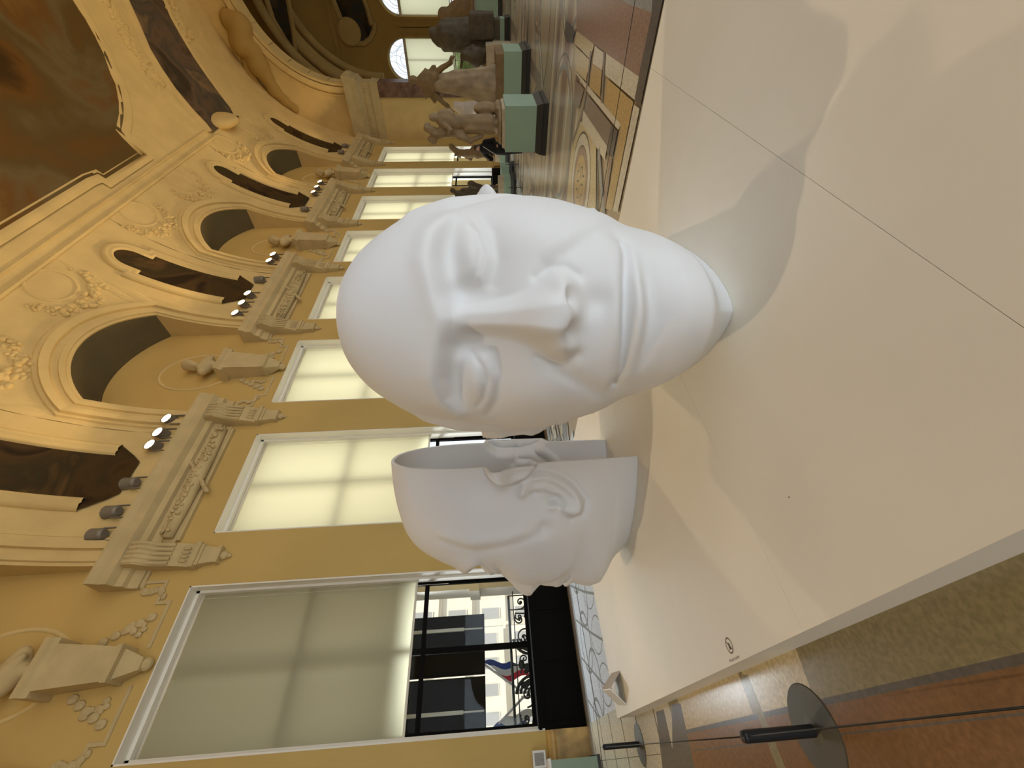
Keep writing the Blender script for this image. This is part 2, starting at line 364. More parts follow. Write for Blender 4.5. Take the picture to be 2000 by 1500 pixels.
WC = [1.91 + 4.03 * k for k in range(8)]           # window axes along the gallery wall
HWID = 1.43; ZHEAD = 8.1
def st(o): o['kind'] = 'structure'; return o
# ---------------------------------------------------------------- gallery wall with eight tall openings
def wall_with_openings(name, X0, X1, y0, y1, z1, centres, hw, zhead, m):
    b = MB(); ys = [y0]
    for c in centres: ys += [c - hw, c + hw]
    ys.append(y1)
    for i in range(0, len(ys), 2): b.box(X0, X1, ys[i], ys[i + 1], 0, z1)
    for c in centres: b.box(X0, X1, c - hw, c + hw, zhead, z1)
    return st(b.build(name, m))
wall_with_openings('wall_left', XW - .75, XW, -9, 33.2, 18.2, WC, HWID, ZHEAD, M_WALL)
wall_with_openings('wall_right', 7.5, 8.1, -9, 33.2, 18.2, [-5.5, -1.5, 2.5, 6.5, 10.5, 14.5, 18.5, 22.5, 26.5, 30.5], 1.43, ZHEAD, M_WALL)
st(MB().box(XW - .75, 8.1, -9.6, 33.2, 18.2, 18.5).build('roof', M_WALL))
st(MB().box(XW - .75, 8.1, -9.6, -9, 0, 18.2).build('wall_back', M_WALL))
# ---------------------------------------------------------------- marble plinth course at the foot of the piers
b = MB(); edges = [-9] + [v for c in WC for v in (c - HWID, c + HWID)] + [33.0]
for i in range(0, len(edges), 2):
    b.prism([(0, 0), (.13, 0), (.13, .58), (.10, .62), (.10, .66), (.06, .73), (0, .75)], lambda a, z, t: (XW + a, t, z), edges[i], edges[i + 1])
st(b.build('baseboard_left', M_OCHRE))
# ---------------------------------------------------------------- windows
M_GLASS = glass_mat('window_glass', (.96, .97, .97), .006)
M_BLIND = mat('blind_fabric', (.42, .39, .26), rough=.9, bump=.02, bscale=220, spec=.0, transl=(.80, .745, .51))
M_BLINDB = mat('blind_bar', (.72, .68, .56), rough=.5)
BL = ['roller blind in the tall window nearest the camera, partly in shade', 'sunlit roller blind behind the profile head, second tall window',
      'roller blind above the front head, tall window half hidden by it', 'roller blind in the fourth tall window, only its upper corner showing',
      'roller blind in the fifth tall window, upper corner beside the front head', 'pale yellow roller blind over the sculpture of a man holding a child',
      'pale yellow roller blind in the second window from the gallery corner', 'narrow yellow roller blind in the last window before the gallery corner']
for k, c in enumerate(WC):
    w = bpy.data.objects.new('window_%d' % (k + 1), None); w.location = (XW, c, 0); COL.objects.link(w); st(w)
    rv = MB()
    for s_ in (-1, 1):
        a = c + s_ * HWID; bb = a - s_ * .03
        rv.box(XW - .72, XW - .004, min(a, bb), max(a, bb), .75, ZHEAD)
        a2 = c + s_ * (HWID - .03); b2 = a2 - s_ * .05; rv.box(XW - .45, XW - .25, min(a2, b2), max(a2, b2), .75, ZHEAD)
    rv.box(XW - .72, XW - .004, c - HWID, c + HWID, ZHEAD - .03, ZHEAD + .002)
    rv.box(XW - .45, XW - .25, c - HWID, c + HWID, ZHEAD - .1, ZHEAD - .03)
    rel(rv.build('reveal', M_REV), w)
    fr = MB(); X = XW - .50
    for y0, y1 in ((c - 1.40, c - 1.29), (c + 1.29, c + 1.40), (c - .055, c + .055)): fr.box(X - .07, X + .0, y0, y1, .8, ZHEAD - .04)
    for z0, z1 in ((.78, .93), (3.05, 3.14), (5.45, 5.55), (7.95, 8.06)): fr.box(X - .068, X - .002, c - 1.395, c + 1.395, z0, z1)
    rel(fr.build('window_frame', M_BRONZE), w)
    gl = MB(); gl.box(X - .045, X - .035, c - 1.3, c + 1.3, .9, 8.0); rel(gl.build('pane', M_GLASS), w)
    pn = MB(); pn.box(XW - .35, XW - .02, c - HWID + .01, c + HWID - .01, 0, .80)
    for q in range(3): y0 = c - 1.3 + q * .9; pn.box(XW - .02, XW - .005, y0, y0 + .82, .1, .7)
    pn.box(XW - .42, XW + .02, c - HWID + .01, c + HWID - .01, .80, .86)
    rel(pn.build('sill_panel', M_BRONZE), w)
    t = thing('roller_blind', BL[k], 'blind', (XW - .3, c, 8.0), 'roller blinds of the gallery windows')
    fb = MB(); n_ = 14; P = [[(XW - .36 + .006 * math.sin(i * 2.1 + k), c - 1.345 + 2.69 * i / n_, z) for i in range(n_ + 1)] for z in (3.33, 4.5, 5.6, 6.8, 7.93)]
    fb.grid(P); rel(fb.build('fabric', M_BLIND, None, True), t)
    bb = MB(); bb.box(XW - .375, XW - .345, c - 1.345, c + 1.345, 3.29, 3.335); rel(bb.build('bottom_bar', M_BLINDB), t)
    cs = MB(); cs.tube([(XW - .40, c - 1.36, 7.96), (XW - .40, c + 1.36, 7.96)], .05, 10)
    for s_ in (-1, 1): cs.box(XW - .46, XW - .34, c + s_ * 1.37 - .015, c + s_ * 1.37 + .015, 7.88, 8.04)
    rel(cs.build('roller', M_BLINDB, None, True), t)
    ch = MB(); ch.tube([(XW - .33, c + 1.25, 7.9), (XW - .33, c + 1.25, 2.6)], .004, 5); rel(ch.build('pull_chain', M_BLINDB), t)
# ---------------------------------------------------------------- vault: an elliptical barrel
VA, VB, VZ = 8.35, 8.0, 9.3
def vp(Y, th, off=0.):
    n_ = Vector((math.cos(th) / VA, 0, -math.sin(th) / VB)).normalized()
    return (XC - VA * math.cos(th) + n_.x * off, Y, VZ + VB * math.sin(th) + n_.z * off)
def vn(th): return Vector((math.cos(th) / VA, 0, -math.sin(th) / VB)).normalized()
def thz(z): return math.asin((z - VZ) / VB)
def thx(X): return math.acos((XC - X) / VA)
TH0, TH1 = thz(9.9), thz(15.0)
vault = MB(); YV0, YV1 = -9.0, 33.2
LUN = [WC[0], WC[2], WC[4], WC[6]]; PAI = [WC[1], WC[3], WC[5], WC[7]]
AW, ASP, AR = 1.87, 12.55, None
rise = .85; ARC_R = (AW * AW + rise * rise) / (2 * rise); ARC_Z = ASP + rise - ARC_R
def arch_out(o=0., n=22, zb=9.9):
    """arch outline (dy, z): up one jamb, over, down the other; o widens it"""
    P = [(AW + o, zb + (ASP - zb) * i / 5) for i in range(5)]
    r_ = ARC_R + o; a0 = math.acos(min(1, (AW + o) / r_)) if (AW + o) < r_ else 0
    zs = ARC_Z + r_ * math.sin(a0)
    P = [(AW + o, zb + (zs - zb) * i / 5) for i in range(5)]
    P += [(r_ * math.cos(a0 + (PI - 2 * a0) * i / n), ARC_Z + r_ * math.sin(a0 + (PI - 2 * a0) * i / n)) for i in range(n + 1)]
    P += [(-(AW + o), zs - (zs - zb) * (i + 1) / 5) for i in range(5)]
    return P
OB = 2.65
for c in LUN:
    A = arch_out(); n_ = len(A)
    O_ = []
    for y_, z_ in A:
        th = thz(z_)
        if z_ <= ASP + .01: O_.append((math.copysign(OB, y_), TH0 + (th - TH0) * (TH1 - TH0) / (thz(ASP) - TH0)))
        else: O_.append((OB * max(-1, min(1, y_ / AW)), TH1))
    P = []
    for (y_, z_), (oy, ot) in zip(A, O_):
        P.append([vp(c + y_ + (oy - y_) * q / 6, thz(z_) + (ot - thz(z_)) * q / 6) for q in range(7)])
    vault.grid(P)
    # reveal of the penetration: jambs cream, soffit greyer
    for i in range(n_ - 1):
        (ya, za), (yb, zb_) = A[i], A[i + 1]; pa, pb = vp(c + ya, thz(za)), vp(c + yb, thz(zb_))
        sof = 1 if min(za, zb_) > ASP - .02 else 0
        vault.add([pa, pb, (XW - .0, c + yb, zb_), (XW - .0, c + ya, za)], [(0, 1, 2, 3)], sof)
    # archivolt mouldings
    rows = []
    for o_, h_ in [(0, .0), (0, .05), (.07, .05), (.09, .10), (.20, .10), (.22, .04), (.34, .04), (.36, .13), (.52, .15), (.55, .06), (.62, .06), (.66, .0)]:
        rows.append([vp(c + y_, thz(z_), h_) for y_, z_ in arch_out(o_)])
    vault.grid(rows)
def vgrid(y0, y1, t0, t1, ny, nt): vault.grid([[vp(y0 + (y1 - y0) * i / ny, t0 + (t1 - t0) * j / nt) for j in range(nt + 1)] for i in range(ny + 1)])
ye = [YV0] + [v for c in LUN for v in (c - OB, c + OB)] + [YV1]
for i in range(0, len(ye), 2): vgrid(ye[i], ye[i + 1], TH0, TH1, 4, 14)
vgrid(YV0, YV1, TH1, PI - TH0, 12, 40)
# raised bands along the vault, just above the lunettes
ys = np.linspace(YV0, 24.4, 60)
for z_, pr in ((14.98, [(-.05, 0), (-.05, .05), (.02, .07), (.05, .03), (.09, .03), (.12, 0)]), (15.22, [(-.03, 0), (0, .05), (.05, .05), (.08, 0)])):
    th = thz(z_); vault.sweep([vp(y, th) for y in ys], [vn(th)] * len(ys), pr)
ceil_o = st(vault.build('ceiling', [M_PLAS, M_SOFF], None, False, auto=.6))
for p in ceil_o.data.polygons: pass
# ---------------------------------------------------------------- leaf garlands hanging on the vault
def swag(name, pts, r0, r1, seed, parent, nb=90):
    rr = random.Random(seed); b = MB(); n_ = len(pts) - 1
    for i in range(nb):
        t = i / (nb - 1) * n_; a = min(int(t), n_ - 1); u = t - a
        y, th = [pts[a][q] + (pts[a + 1][q] - pts[a][q]) * u for q in (0, 1)]
        s_ = r0 + (r1 - r0) * math.sin(PI * i / (nb - 1))
        p = vp(y + rr.uniform(-s_, s_), th + rr.uniform(-s_, s_) / 8, rr.uniform(-.05, .02))
        b.ball(p, (s_ * rr.uniform(.3, .6), s_ * rr.uniform(.35, .7), s_ * rr.uniform(.3, .55)), seg=7, rg=5)
    return b.build(name, M_PLAS, parent, True)
def ellipse_ring(y, z, ry, rz, n=24): return [(y + ry * math.cos(2 * PI * i / n), thz(z + rz * math.sin(2 * PI * i / n))) for i in range(n + 1)]
for i, c in enumerate(LUN + [WC[6] + 8.06]):
    for s_ in (-1, 1):
        yc = c + s_ * 1.62
        if yc > 29: continue
        pts = [(yc + .98 * math.cos(a), thz(14.62 + (.72 if math.sin(a) < 0 else .1) * math.sin(a))) for a in np.linspace(PI, 2 * PI, 12)]
        swag('stucco_garland', pts, .10, .22, int(c * 10 + s_), ceil_o)
        b = MB(); R_ = ellipse_ring(yc, 14.62, .62, .40); P = [vp(y, t) for y, t in R_[:-1]]
        b.sweep(P, [vn(t) for y, t in R_[:-1]], [(-.05, 0), (-.03, .03), (.04, .03), (.06, 0)], closed=True)
        b.build('stucco_medallion', M_PLAS, ceil_o, True)
# ---------------------------------------------------------------- paintings set into the vault
def paint_mat(name, cols, scale=.5, seed=0., contrast=(.3, .7)):
    m = mat(name, cols[0], rough=.55, spec=.2); nt = m.node_tree; bs = nt.nodes['Principled BSDF']
    tc = nt.nodes.new('ShaderNodeTexCoord'); mp = nt.nodes.new('ShaderNodeMapping'); mp.inputs['Location'].default_value = (seed, seed * .7, seed * .3)
    n = nt.nodes.new('ShaderNodeTexNoise'); n.inputs['Scale'].default_value = scale; n.inputs['Detail'].default_value = 5; n.inputs['Roughness'].default_value = .5; n.inputs['Distortion'].default_value = .8
    r = nt.nodes.new('ShaderNodeValToRGB'); e = r.color_ramp.elements
    while len(e) < len(cols): e.new(.5)
    for i, c in enumerate(cols): e[i].position = contrast[0] + (contrast[1] - contrast[0]) * i / (len(cols) - 1); e[i].color = (*c, 1)
    nt.links.new(tc.outputs['Object'], mp.inputs['Vector']); nt.links.new(mp.outputs[0], n.inputs['Vector']); nt.links.new(n.outputs['Fac'], r.inputs['Fac']); nt.links.new(r.outputs['Color'], bs.inputs['Base Color'])
    return m
M_P1 = paint_mat('allegory_canvas', [(.055, .028, .005), (.14, .066, .012), (.105, .068, .019), (.14, .105, .044), (.14, .068, .015), (.19, .115, .03)], .2, 3.1, (.33, .68))
M_P2 = paint_mat('dark_canvas', [(.020, .011, .004), (.065, .036, .011), (.036, .026, .009), (.11, .06, .02)], .8, 1.7, (.35, .7))
M_P3 = paint_mat('brown_canvas', [(.05, .035, .02), (.14, .09, .055), (.07, .06, .045), (.2, .13, .07)], .5, 5.2, (.35, .65))
M_P4 = paint_mat('greenish_canvas', [(.03, .03, .02), (.08, .055, .03), (.05, .06, .055), (.13, .09, .06)], .5, 8.2, (.35, .65))
OV = ['tall dark painting with rounded top high above the cornice nearest the camera', 'tall dark painting with rounded top, second along the vault, above the front head',
      'tall dark painting with rounded top, third along the vault', 'smallest tall dark painting, last before the end arch']
for k, c in enumerate(PAI):
    t = thing('vault_painting', OV[k], 'painting', (-8.6, c, 12.6), 'tall paintings on the curve of the vault')
    zs = [10.55, 10.75, 11.15] + list(np.linspace(11.4, 13.85, 9)) + [13.8501] + [13.95 + .62 * math.sin(a) for a in np.linspace(0, PI / 2, 9)]
    hw = [.45, .62, .9] + [.9] * 9 + [.70] + [.70 * math.cos(a) + .002 for a in np.linspace(0, PI / 2, 9)]
    b = MB(); b.grid([[vp(c + h_ * (-1 + 2 * i / 6), thz(z_), .05) for i in range(7)] for z_, h_ in zip(zs, hw)])
    rel(b.build('canvas', M_P2, None, True), t)
    idx = [i for i in range(2, len(zs))]
    L_ = [(c - hw[i], zs[i]) for i in idx]; R2 = [(c + hw[i], zs[i]) for i in reversed(idx[:-1])]; pts = L_ + R2
    f_ = MB(); f_.sweep([vp(y, thz(z_)) for y, z_ in pts], [vn(thz(z_)) for y, z_ in pts], [(.03, 0), (.02, .06), (-.05, .10), (-.12, .13), (-.18, .08), (-.22, .11), (-.28, .10), (-.34, .0)][::1])
    rel(f_.build('stucco_frame', M_PLAS, None, True), t)
t = thing('ceiling_painting', 'huge cloudy brown and grey allegorical painting along the middle of the ceiling', 'painting', (XC, 8, 17.3))
xl = [(-9, -6.09), (16.90, -6.13), (16.93, -6.32), (19.79, -6.32), (19.80, -6.30), (20.02, -5.51), (20.84, -5.22), (21.47, -4.91), (22.16, -4.42), (22.92, -3.5), (23.25, -2.9), (23.39, -2.3), (23.41, -1.3)]
xi = np.array([p[0] for p in xl]); xv = np.array([p[1] for p in xl])
yy = sorted(set(list(np.linspace(-8.9, 16.8, 30)) + [p[0] for p in xl[1:]] + list(np.linspace(17.2, 19.6, 4))))
b = MB(); b.grid([[vp(y, thx(np.interp(y, xi, xv)) + (PI - 2 * thx(np.interp(y, xi, xv))) * i / 24, .06) for i in range(25)] for y in yy])
rel(b.build('canvas', M_P1, None, True), t)
fp = [(-8.9, -6.09)] + [(y, -6.09) for y in np.linspace(-5, 16.5, 14)] + xl[1:]
fp = fp + [(y, 2 * XC - x) for y, x in reversed(fp[14:])]
f_ = MB(); f_.sweep([vp(y, thx(x)) for y, x in fp], [vn(thx(x)) for y, x in fp], [(-.14, .062), (-.04, .085), (.0, .09), (.10, .10), (.16, .06), (.30, .07), (.36, .03), (.55, .03), (.58, 0)])
rel(f_.build('stucco_frame', M_PLAS, None, True), t)
t = thing('crescent_painting', 'dark brown crescent shaped painting crossing the ceiling beyond the big one', 'painting', (-4.5, 27, 16.5))
cx_ = [-6.75, -6.45, -5.8, -5.03, -4.3, -3.58, -2.77, -1.93, -1.0]
cl = [24.55, 24.8, 25.0, 25.23, 25.5, 25.77, 26.25, 26.53, 26.7]; cr_ = [27.5, 27.93, 28.3, 28.63, 28.85, 29.05, 29.2, 29.5, 29.6]
X2 = cx_ + [2 * XC - x for x in reversed(cx_[:-1])]; l2 = cl + cl[-2::-1]; r2 = cr_ + cr_[-2::-1]
b = MB(); b.grid([[vp(a + (e - a) * i / 6, thx(x), .05) for i in range(7)] for x, a, e in zip(X2, l2, r2)]); rel(b.build('canvas', M_P3, None, True), t)
for q in (l2, r2):
    f_ = MB(); sg = 1 if q is l2 else -1
    f_.sweep([vp(y, thx(x)) for y, x in zip(q, X2)], [vn(thx(x)) for x in X2], [(sg * -.05, .05), (0, .12), (sg * .12, .14), (sg * .2, .06), (sg * .3, 0)]); rel(f_.build('stucco_frame', M_PLAS, None, True), t)
# carved ornaments overlapping that painting and a rounded cartouche at its foot
b = MB()
for p, s_ in (((-6.55, 26.2), .95),): b.ball(vp(p[1], thx(p[0]), -.1), (s_ * .38, s_, s_), seg=20, rg=12)
b.build('stucco_cartouche', M_PLAS, ceil_o, True)
rr = random.Random(5); b = MB()
for i in range(90):
    u = i / 89; x = -1.6 - 3.2 * u; y = 25.2 - .7 * u + rr.uniform(-.25, .35)
    b.ball(vp(y, thx(x), -.02), (.16 * rr.uniform(.4, 1.3), .22 * rr.uniform(.4, 1.3), .10 * rr.uniform(.6, 1.3)), seg=8, rg=5)
for i in range(40):
    u = i / 39; x = -1.5 - 2.2 * u; y = 29.9 + rr.uniform(-.45, .3)
    b.ball(vp(y, thx(x), .0), (.22 * rr.uniform(.4, 1.1), .32 * rr.uniform(.4, 1.2), .14), seg=8, rg=5)
b.build('stucco_ornament', M_PLAS, ceil_o, True)
# ---------------------------------------------------------------- cornices over every other window, with consoles and a fruit roll
def cornice(c, name):
    root = bpy.data.objects.new('cornice', None); root.location = (XW, c, 9); COL.objects.link(root); st(root); root['category'] = 'cornice'
    L_ = 2.62
    prof = [(0, 9.12), (.10, 9.12), (.12, 9.22), (.16, 9.30), (.26, 9.33), (.30, 9.45), (.42, 9.50), (.46, 9.52), (.46, 9.68), (.50, 9.72), (.53, 9.80), (.55, 9.86), (.55, 9.90), (0, 9.93)]
    b = MB(); b.prism([(a, z) for a, z in prof], lambda a, z, t: (XW + a * 1.0, t, z), c - L_, c + L_)
    rel(b.build('moulding', M_STONE), root)
    b = MB(); b.box(XW, XW + .07, c - 1.66, c + 1.66, 8.83, 9.12); b.box(XW, XW + .10, c - 1.6, c + 1.6, 8.74, 8.80); b.box(XW, XW + .05, c - 2.5, c + 2.5, 9.05, 9.13)
    rel(b.build('frieze_panel', M_STONE), root)
    rr = random.Random(int(c * 7)); b = MB()
    b.tube([(XW + .13, c - 1.55, 9.0), (XW + .15, c - .8, 9.0), (XW + .16, c, 9.0), (XW + .15, c + .8, 9.0), (XW + .13, c + 1.55, 9.0)], [.11, .15, .17, .15, .11], 10)
    for i in range(130):
        y = rr.uniform(-1.5, 1.5); a = rr.uniform(-.6, 1.9); r_ = .15 + .03 * math.cos(y)
        b.ball((XW + .14 + r_ * math.cos(a), c + y, 9.0 + r_ * math.sin(a)), rr.uniform(.03, .055), seg=7, rg=5)
    for i in range(14):
        q = (i - 6.5) * .16; b.ball((XW + .2, c + q * .4, 9.0 + q * .35 - .05), .06, seg=7, rg=5)
    rel(b.build('fruit_roll', M_STONE, None, True), root)
    for s_ in (-1, 1):
        y = c + s_ * 2.0; b = MB()
        pr = [(0, 9.45), (.46, 9.45), (.50, 9.36), (.50, 9.22), (.44, 9.10), (.34, 8.98), (.29, 8.80), (.27, 8.55), (.20, 8.32), (.13, 8.20), (0, 8.20)]
        b.prism(pr, lambda a, z, t: (XW + a, t, z), y - .25, y + .25)
        for q in range(5): b.tube([(XW + .50, y - .2 + q * .1, 9.4), (XW + .505, y - .2 + q * .1, 9.22), (XW + .35, y - .2 + q * .1, 8.99), (XW + .29, y - .2 + q * .1, 8.6)], .035, 6)
        for q in range(4): b.ball((XW + .20, y + (q - 1.5) * .09, 8.38), (.07, .05, .10), seg=8, rg=6)
        b.box(XW, XW + .24, y - .27, y + .27, 8.10, 8.20); b.box(XW, XW + .20, y - .23, y + .23, 8.03, 8.10)
        b.frustum(XW + .07, y, 7.72, 8.03, .07, .15, .10, .20); b.box(XW, XW + .17, y - .18, y + .18, 7.66, 7.72)
        b.ball((XW + .06, y, 7.60), (.07, .10, .09), seg=10, rg=6); b.ball((XW + .04, y, 7.50), (.04, .05, .05), seg=8, rg=6)
        rel(b.build('console', M_STONE, None, False, auto=.5), root)
    return root
for k, c in enumerate(PAI): cornice(c, k)
cornice(WC[1] - 8.06, 9)
# stepped panel moulding on the wall over the other windows
b = MB()
for c in LUN:
    for s_ in (-1, 1):
        P = [(c + s_ * 1.55, 9.3), (c + s_ * 1.55, 8.62), (c + s_ * 1.12, 8.62), (c + s_ * 1.12, 8.36), (c + s_ * .3, 8.36)]
        b.sweep([(XW, y, z) for y, z in P], [(1, 0, 0)] * 5, [(-.035, 0), (-.03, .03), (.03, .03), (.035, 0)])
        rr = random.Random(int(c) + s_)
        for i in range(22):
            t = i / 21; b.ball((XW + .02, c + s_ * (1.75 - .55 * t + .1 * math.sin(9 * t)), 9.45 - .9 * t + rr.uniform(-.05, .05)), (.05, rr.uniform(.04, .09), rr.uniform(.04, .08)), seg=7, rg=5)
        for i in range(10): b.ball((XW + .02, c + s_ * rr.uniform(.45, .75), rr.uniform(8.6, 9.0)), (.04, .06, .07), seg=7, rg=5)
st(b.build('trim_1', M_STONE, None, False, auto=.5))
# ================================================================= END WALL WITH THE GREAT ARCH, ROTUNDA BEYOND
AX, AZ, ARR = XC, 10.2, 5.3
b = MB(); Y0, Y1 = 33.2, 34.4
A = [(AX + ARR * math.cos(a), AZ + ARR * math.sin(a)) for a in np.linspace(0, PI, 33)]
O_ = [(AX + (9.3 if True else 0) * max(-1, min(1, 1.25 * math.cos(a))), 10.2 + 8.8 * min(1, 1.6 * math.sin(a))) for a in np.linspace(0, PI, 33)]
for Y_ in (Y0, Y1): b.grid([[(x, Y_, z), (ox, Y_, oz)] for (x, z), (ox, oz) in zip(A, O_)])
b.grid([[(x, Y0, z), (x, Y1, z)] for x, z in A])
b.box(XW - .7, AX - ARR, Y0, Y1, 0, AZ); b.box(AX + ARR, 8.1, Y0, Y1, 0, AZ)
for o_, w_, h_ in ((.0, .12, .10), (.18, .30, .16), (.62, .1, .06)):      # archivolt
    r0, r1 = ARR + o_, ARR + o_ + w_
    P = [[(AX + r_ * math.cos(a), Y0 - h, AZ + r_ * math.sin(a)) for r_, h in ((r0, 0), (r0, h_), (r1, h_), (r1, 0))] for a in np.linspace(0, PI, 33)]
    b.grid(P)
for q in range(1, 14):                                                    # coffers of the soffit
    a = PI * q / 14; b.add([(AX + (ARR - h) * math.cos(a + e), y, AZ + (ARR - h) * math.sin(a + e)) for h in (0, .07) for e in (-.02, .02) for y in (Y0 + .2, Y1 - .2)], [(0, 1, 5, 4), (2, 3, 7, 6), (4, 5, 7, 6), (0, 2, 6, 4), (1, 3, 7, 5)])
st(b.build('wall_end', M_PLAS, None, False, auto=.5))
def entab(name, x0, x1, ret):
    """entablature that crowns the pier and returns through the arch"""
    b = MB(); pr = [(0, 8.06), (.06, 8.06), (.06, 8.30), (.10, 8.34), (.10, 8.52), (.14, 8.58), (.05, 8.62), (.05, 9.2), (.10, 9.25), (.2, 9.35), (.34, 9.45), (.34, 9.62), (.40, 9.66), (.40, 9.78), (.48, 9.9), (.5, 10.05), (.52, 10.12), (.52, 10.18), (0, 10.2)]
    P = []
    for a, z in pr: P.append([(x0, Y0 - a, z), (x1 + a * ret, Y0 - a, z), (x1 + a * ret, Y1 + .0, z)])
    b.grid(P)
    for i in range(26): x = x0 + (x1 - x0) * (i + .5) / 26; b.ball((x, Y0 - .06, 8.9), (.09, .05, .2), seg=8, rg=5)
    o = b.build('entablature', M_STONE, None, False, auto=.4); st(o); o['category'] = 'entablature'
entab('entablature', XW, AX - ARR, 1)
b = MB(); b.box(-7.04, -6.29, Y0 - .12, Y0 - .005, .9, 8.06); b.box(-7.10, -6.22, Y0 - .18, Y0 - .005, .0, .9); b.box(-6.29, -6.2, Y0 - .12, Y0 + .9, .0, 8.06)
o = tag(b.build('marble_pilaster', M_RED), 'dark red marble pilaster on the edge of the end wall, behind the striding woman statue', 'pilaster')
# reclining figures carved on the arch wall
def vrelief(pts, name):
    pr = []
    for (x, y, z, r_) in pts: pr.append(('e', (x, y, z), (r_, r_ * .7, r_ * .9)))
    for (p, q) in zip(pts[:-1], pts[1:]): pr.append(('c', p[:3], q[:3], p[3] * .8, q[3] * .8))
    V, F = sdf(pr, .07, .15); return np_mesh(name, V, F, mat('brown_stucco', (.40, .27, .09), rough=.85, spec=.05), ceil_o)
P_ = lambda x, y, Y: tuple(ony(x, y, Y))
vrelief([(*P_(450, 40, 33.2), .6), (*P_(468, 52, 33.1), .75), (*P_(474, 85, 33.1), .8), (*P_(496, 100, 33.1), .55), (*P_(505, 128, 33.1), .7), (*P_(520, 150, 33.1), .45), (*P_(535, 176, 33.1), .42), (*P_(556, 197, 33.1), .3), (*P_(576, 212, 33.1), .24)], 'stucco_figure')
vrelief([(*P_(478, 110, 33.2), .3), (*P_(490, 150, 33.1), .34), (*P_(512, 178, 33.1), .3), (*P_(540, 203, 33.1), .26)], 'stucco_drapery')
# rotunda: side walls, back wall with arched windows, ceiling
RC = [-7.05, -2.6, 1.85]; YB = 46.0
b = MB()
b.box(-13, -12.4, 34.4, YB + .6, 0, 20); b.box(10.4, 11, 34.4, YB + .6, 0, 20); b.box(-13, 11, 33.6, YB + .6, 20, 20.4)
b.box(-13, XW - .7, 33.6, 34.4, 0, 20); b.box(8.1, 11, 33.6, 34.4, 0, 20); b.box(-13, 11, 33.9, 34.3, 18.9, 20)
st(b.build('wall_rotunda', M_PLAS))
b = MB(); RW, RT, RZ0 = 1.55, 7.75, 1.2
xs = [-13] + [v for c in RC for v in (c - RW, c + RW)] + [11]
for i in range(0, len(xs), 2): b.box(xs[i], xs[i + 1], YB, YB + .6, 0, 20)
for c in RC:
    b.box(c - RW, c + RW, YB, YB + .6, 0, RZ0)
    ar = [(c + RW * math.cos(a), RT + RW * math.sin(a)) for a in np.linspace(0, PI, 21)]
    b.grid([[(x, YB, z), (x, YB, 20)] for x, z in ar]); b.grid([[(x, YB, z), (x, YB + .6, z)] for x, z in ar])
    for o_, w_, h_ in ((.02, .16, .05), (.22, .1, .08), (.62, .08, .05)):
        r0, r1 = RW + o_, RW + o_ + w_
        q = [(r0, RZ0)] ; path = [(1, 0, RZ0)] 
        P = [[(c + sgn_r[0] * 1, 0, 0)] for sgn_r in ()]
        pts = [(c + RW, YB, RZ0)] + [(x, YB, z) for x, z in ar] + [(c - RW, YB, RZ0)]
        b.sweep(pts, [(0, -1, 0)] * len(pts), [(-o_, 0), (-o_, h_), (-o_ - w_, h_), (-o_ - w_, 0)])
for x0, x1 in ((-13, 11),):
    for z0, z1, h_ in ((13.2, 13.5, .25), (9.9, 10.0, .08)): b.box(x0, x1, YB - h_, YB, z0, z1) if z0 > 12 else None
st(b.build('wall_far', M_WALL, None, False, auto=.4))
for k, c in enumerate(RC):
    w = bpy.data.objects.new('window_%d' % (9 + k), None); w.location = (c, YB, 0); COL.objects.link(w); st(w)
    f_ = MB()
    for x0, x1 in ((c - RW, c - RW + .12), (c + RW - .12, c + RW), (c - .03, c + .03)): f_.box(x0, x1, YB + .3, YB + .36, RZ0, RT)
    f_.box(c - RW, c + RW, YB + .22, YB + .36, RT - .14, RT + .08); f_.box(c - RW, c + RW, YB + .3, YB + .36, 3.4, 3.5); f_.box(c - RW, c + RW, YB + .3, YB + .36, 2.3, 2.36)
    f_.tube([(c + (RW - .06) * math.cos(a), YB + .33, RT + (RW - .06) * math.sin(a)) for a in np.linspace(0, PI, 20)], .07, 6)
    rel(f_.build('window_frame', M_REV), w)
    f_ = MB()
    for q in range(-3, 4): f_.tube([(c + q * .4 + .3 * math.sin(t * 3 + q), YB + .34, RT + .1 + t * .95 * math.sqrt(max(0, 1 - (q * .26) ** 2)) * RW) for t in np.linspace(0, 1, 8)], .012, 4)
    for r_ in (.5, .95): f_.tube([(c + r_ * math.cos(a), YB + .34, RT + .05 + r_ * .9 * math.sin(a)) for a in np.linspace(0, PI, 14)], .015, 4)
    rel(f_.build('fanlight_tracery', M_BRONZE), w)
    g_ = MB(); pts = [(c + (RW - .05) * math.cos(a), YB + .4, RT + (RW - .05) * math.sin(a)) for a in np.linspace(0, PI, 20)]
    g_.add(pts + [(c - RW + .05, YB + .4, RZ0), (c + RW - .05, YB + .4, RZ0)], [tuple(range(22))]); rel(g_.build('pane', M_GLASS), w)
    t = thing('roller_blind', ['white roller blind of the arched window behind the striding woman statue', 'white roller blind of the arched window at the far right end', 'white roller blind of the third arched window'][k], 'blind', (c, YB + .25, RT), 'white blinds of the arched windows')
    f_ = MB(); f_.grid([[(c - RW + .1 + (2 * RW - .2) * i / 8, YB + .24 + .006 * (i % 2), z) for i in range(9)] for z in (3.62, 5, 6.4, RT - .14)]); rel(f_.build('fabric', M_BLIND, None, True), t)
    f_ = MB(); f_.box(c - RW + .1, c + RW - .1, YB + .22, YB + .26, 3.56, 3.63); rel(f_.build('bottom_bar', M_BLINDB), t)
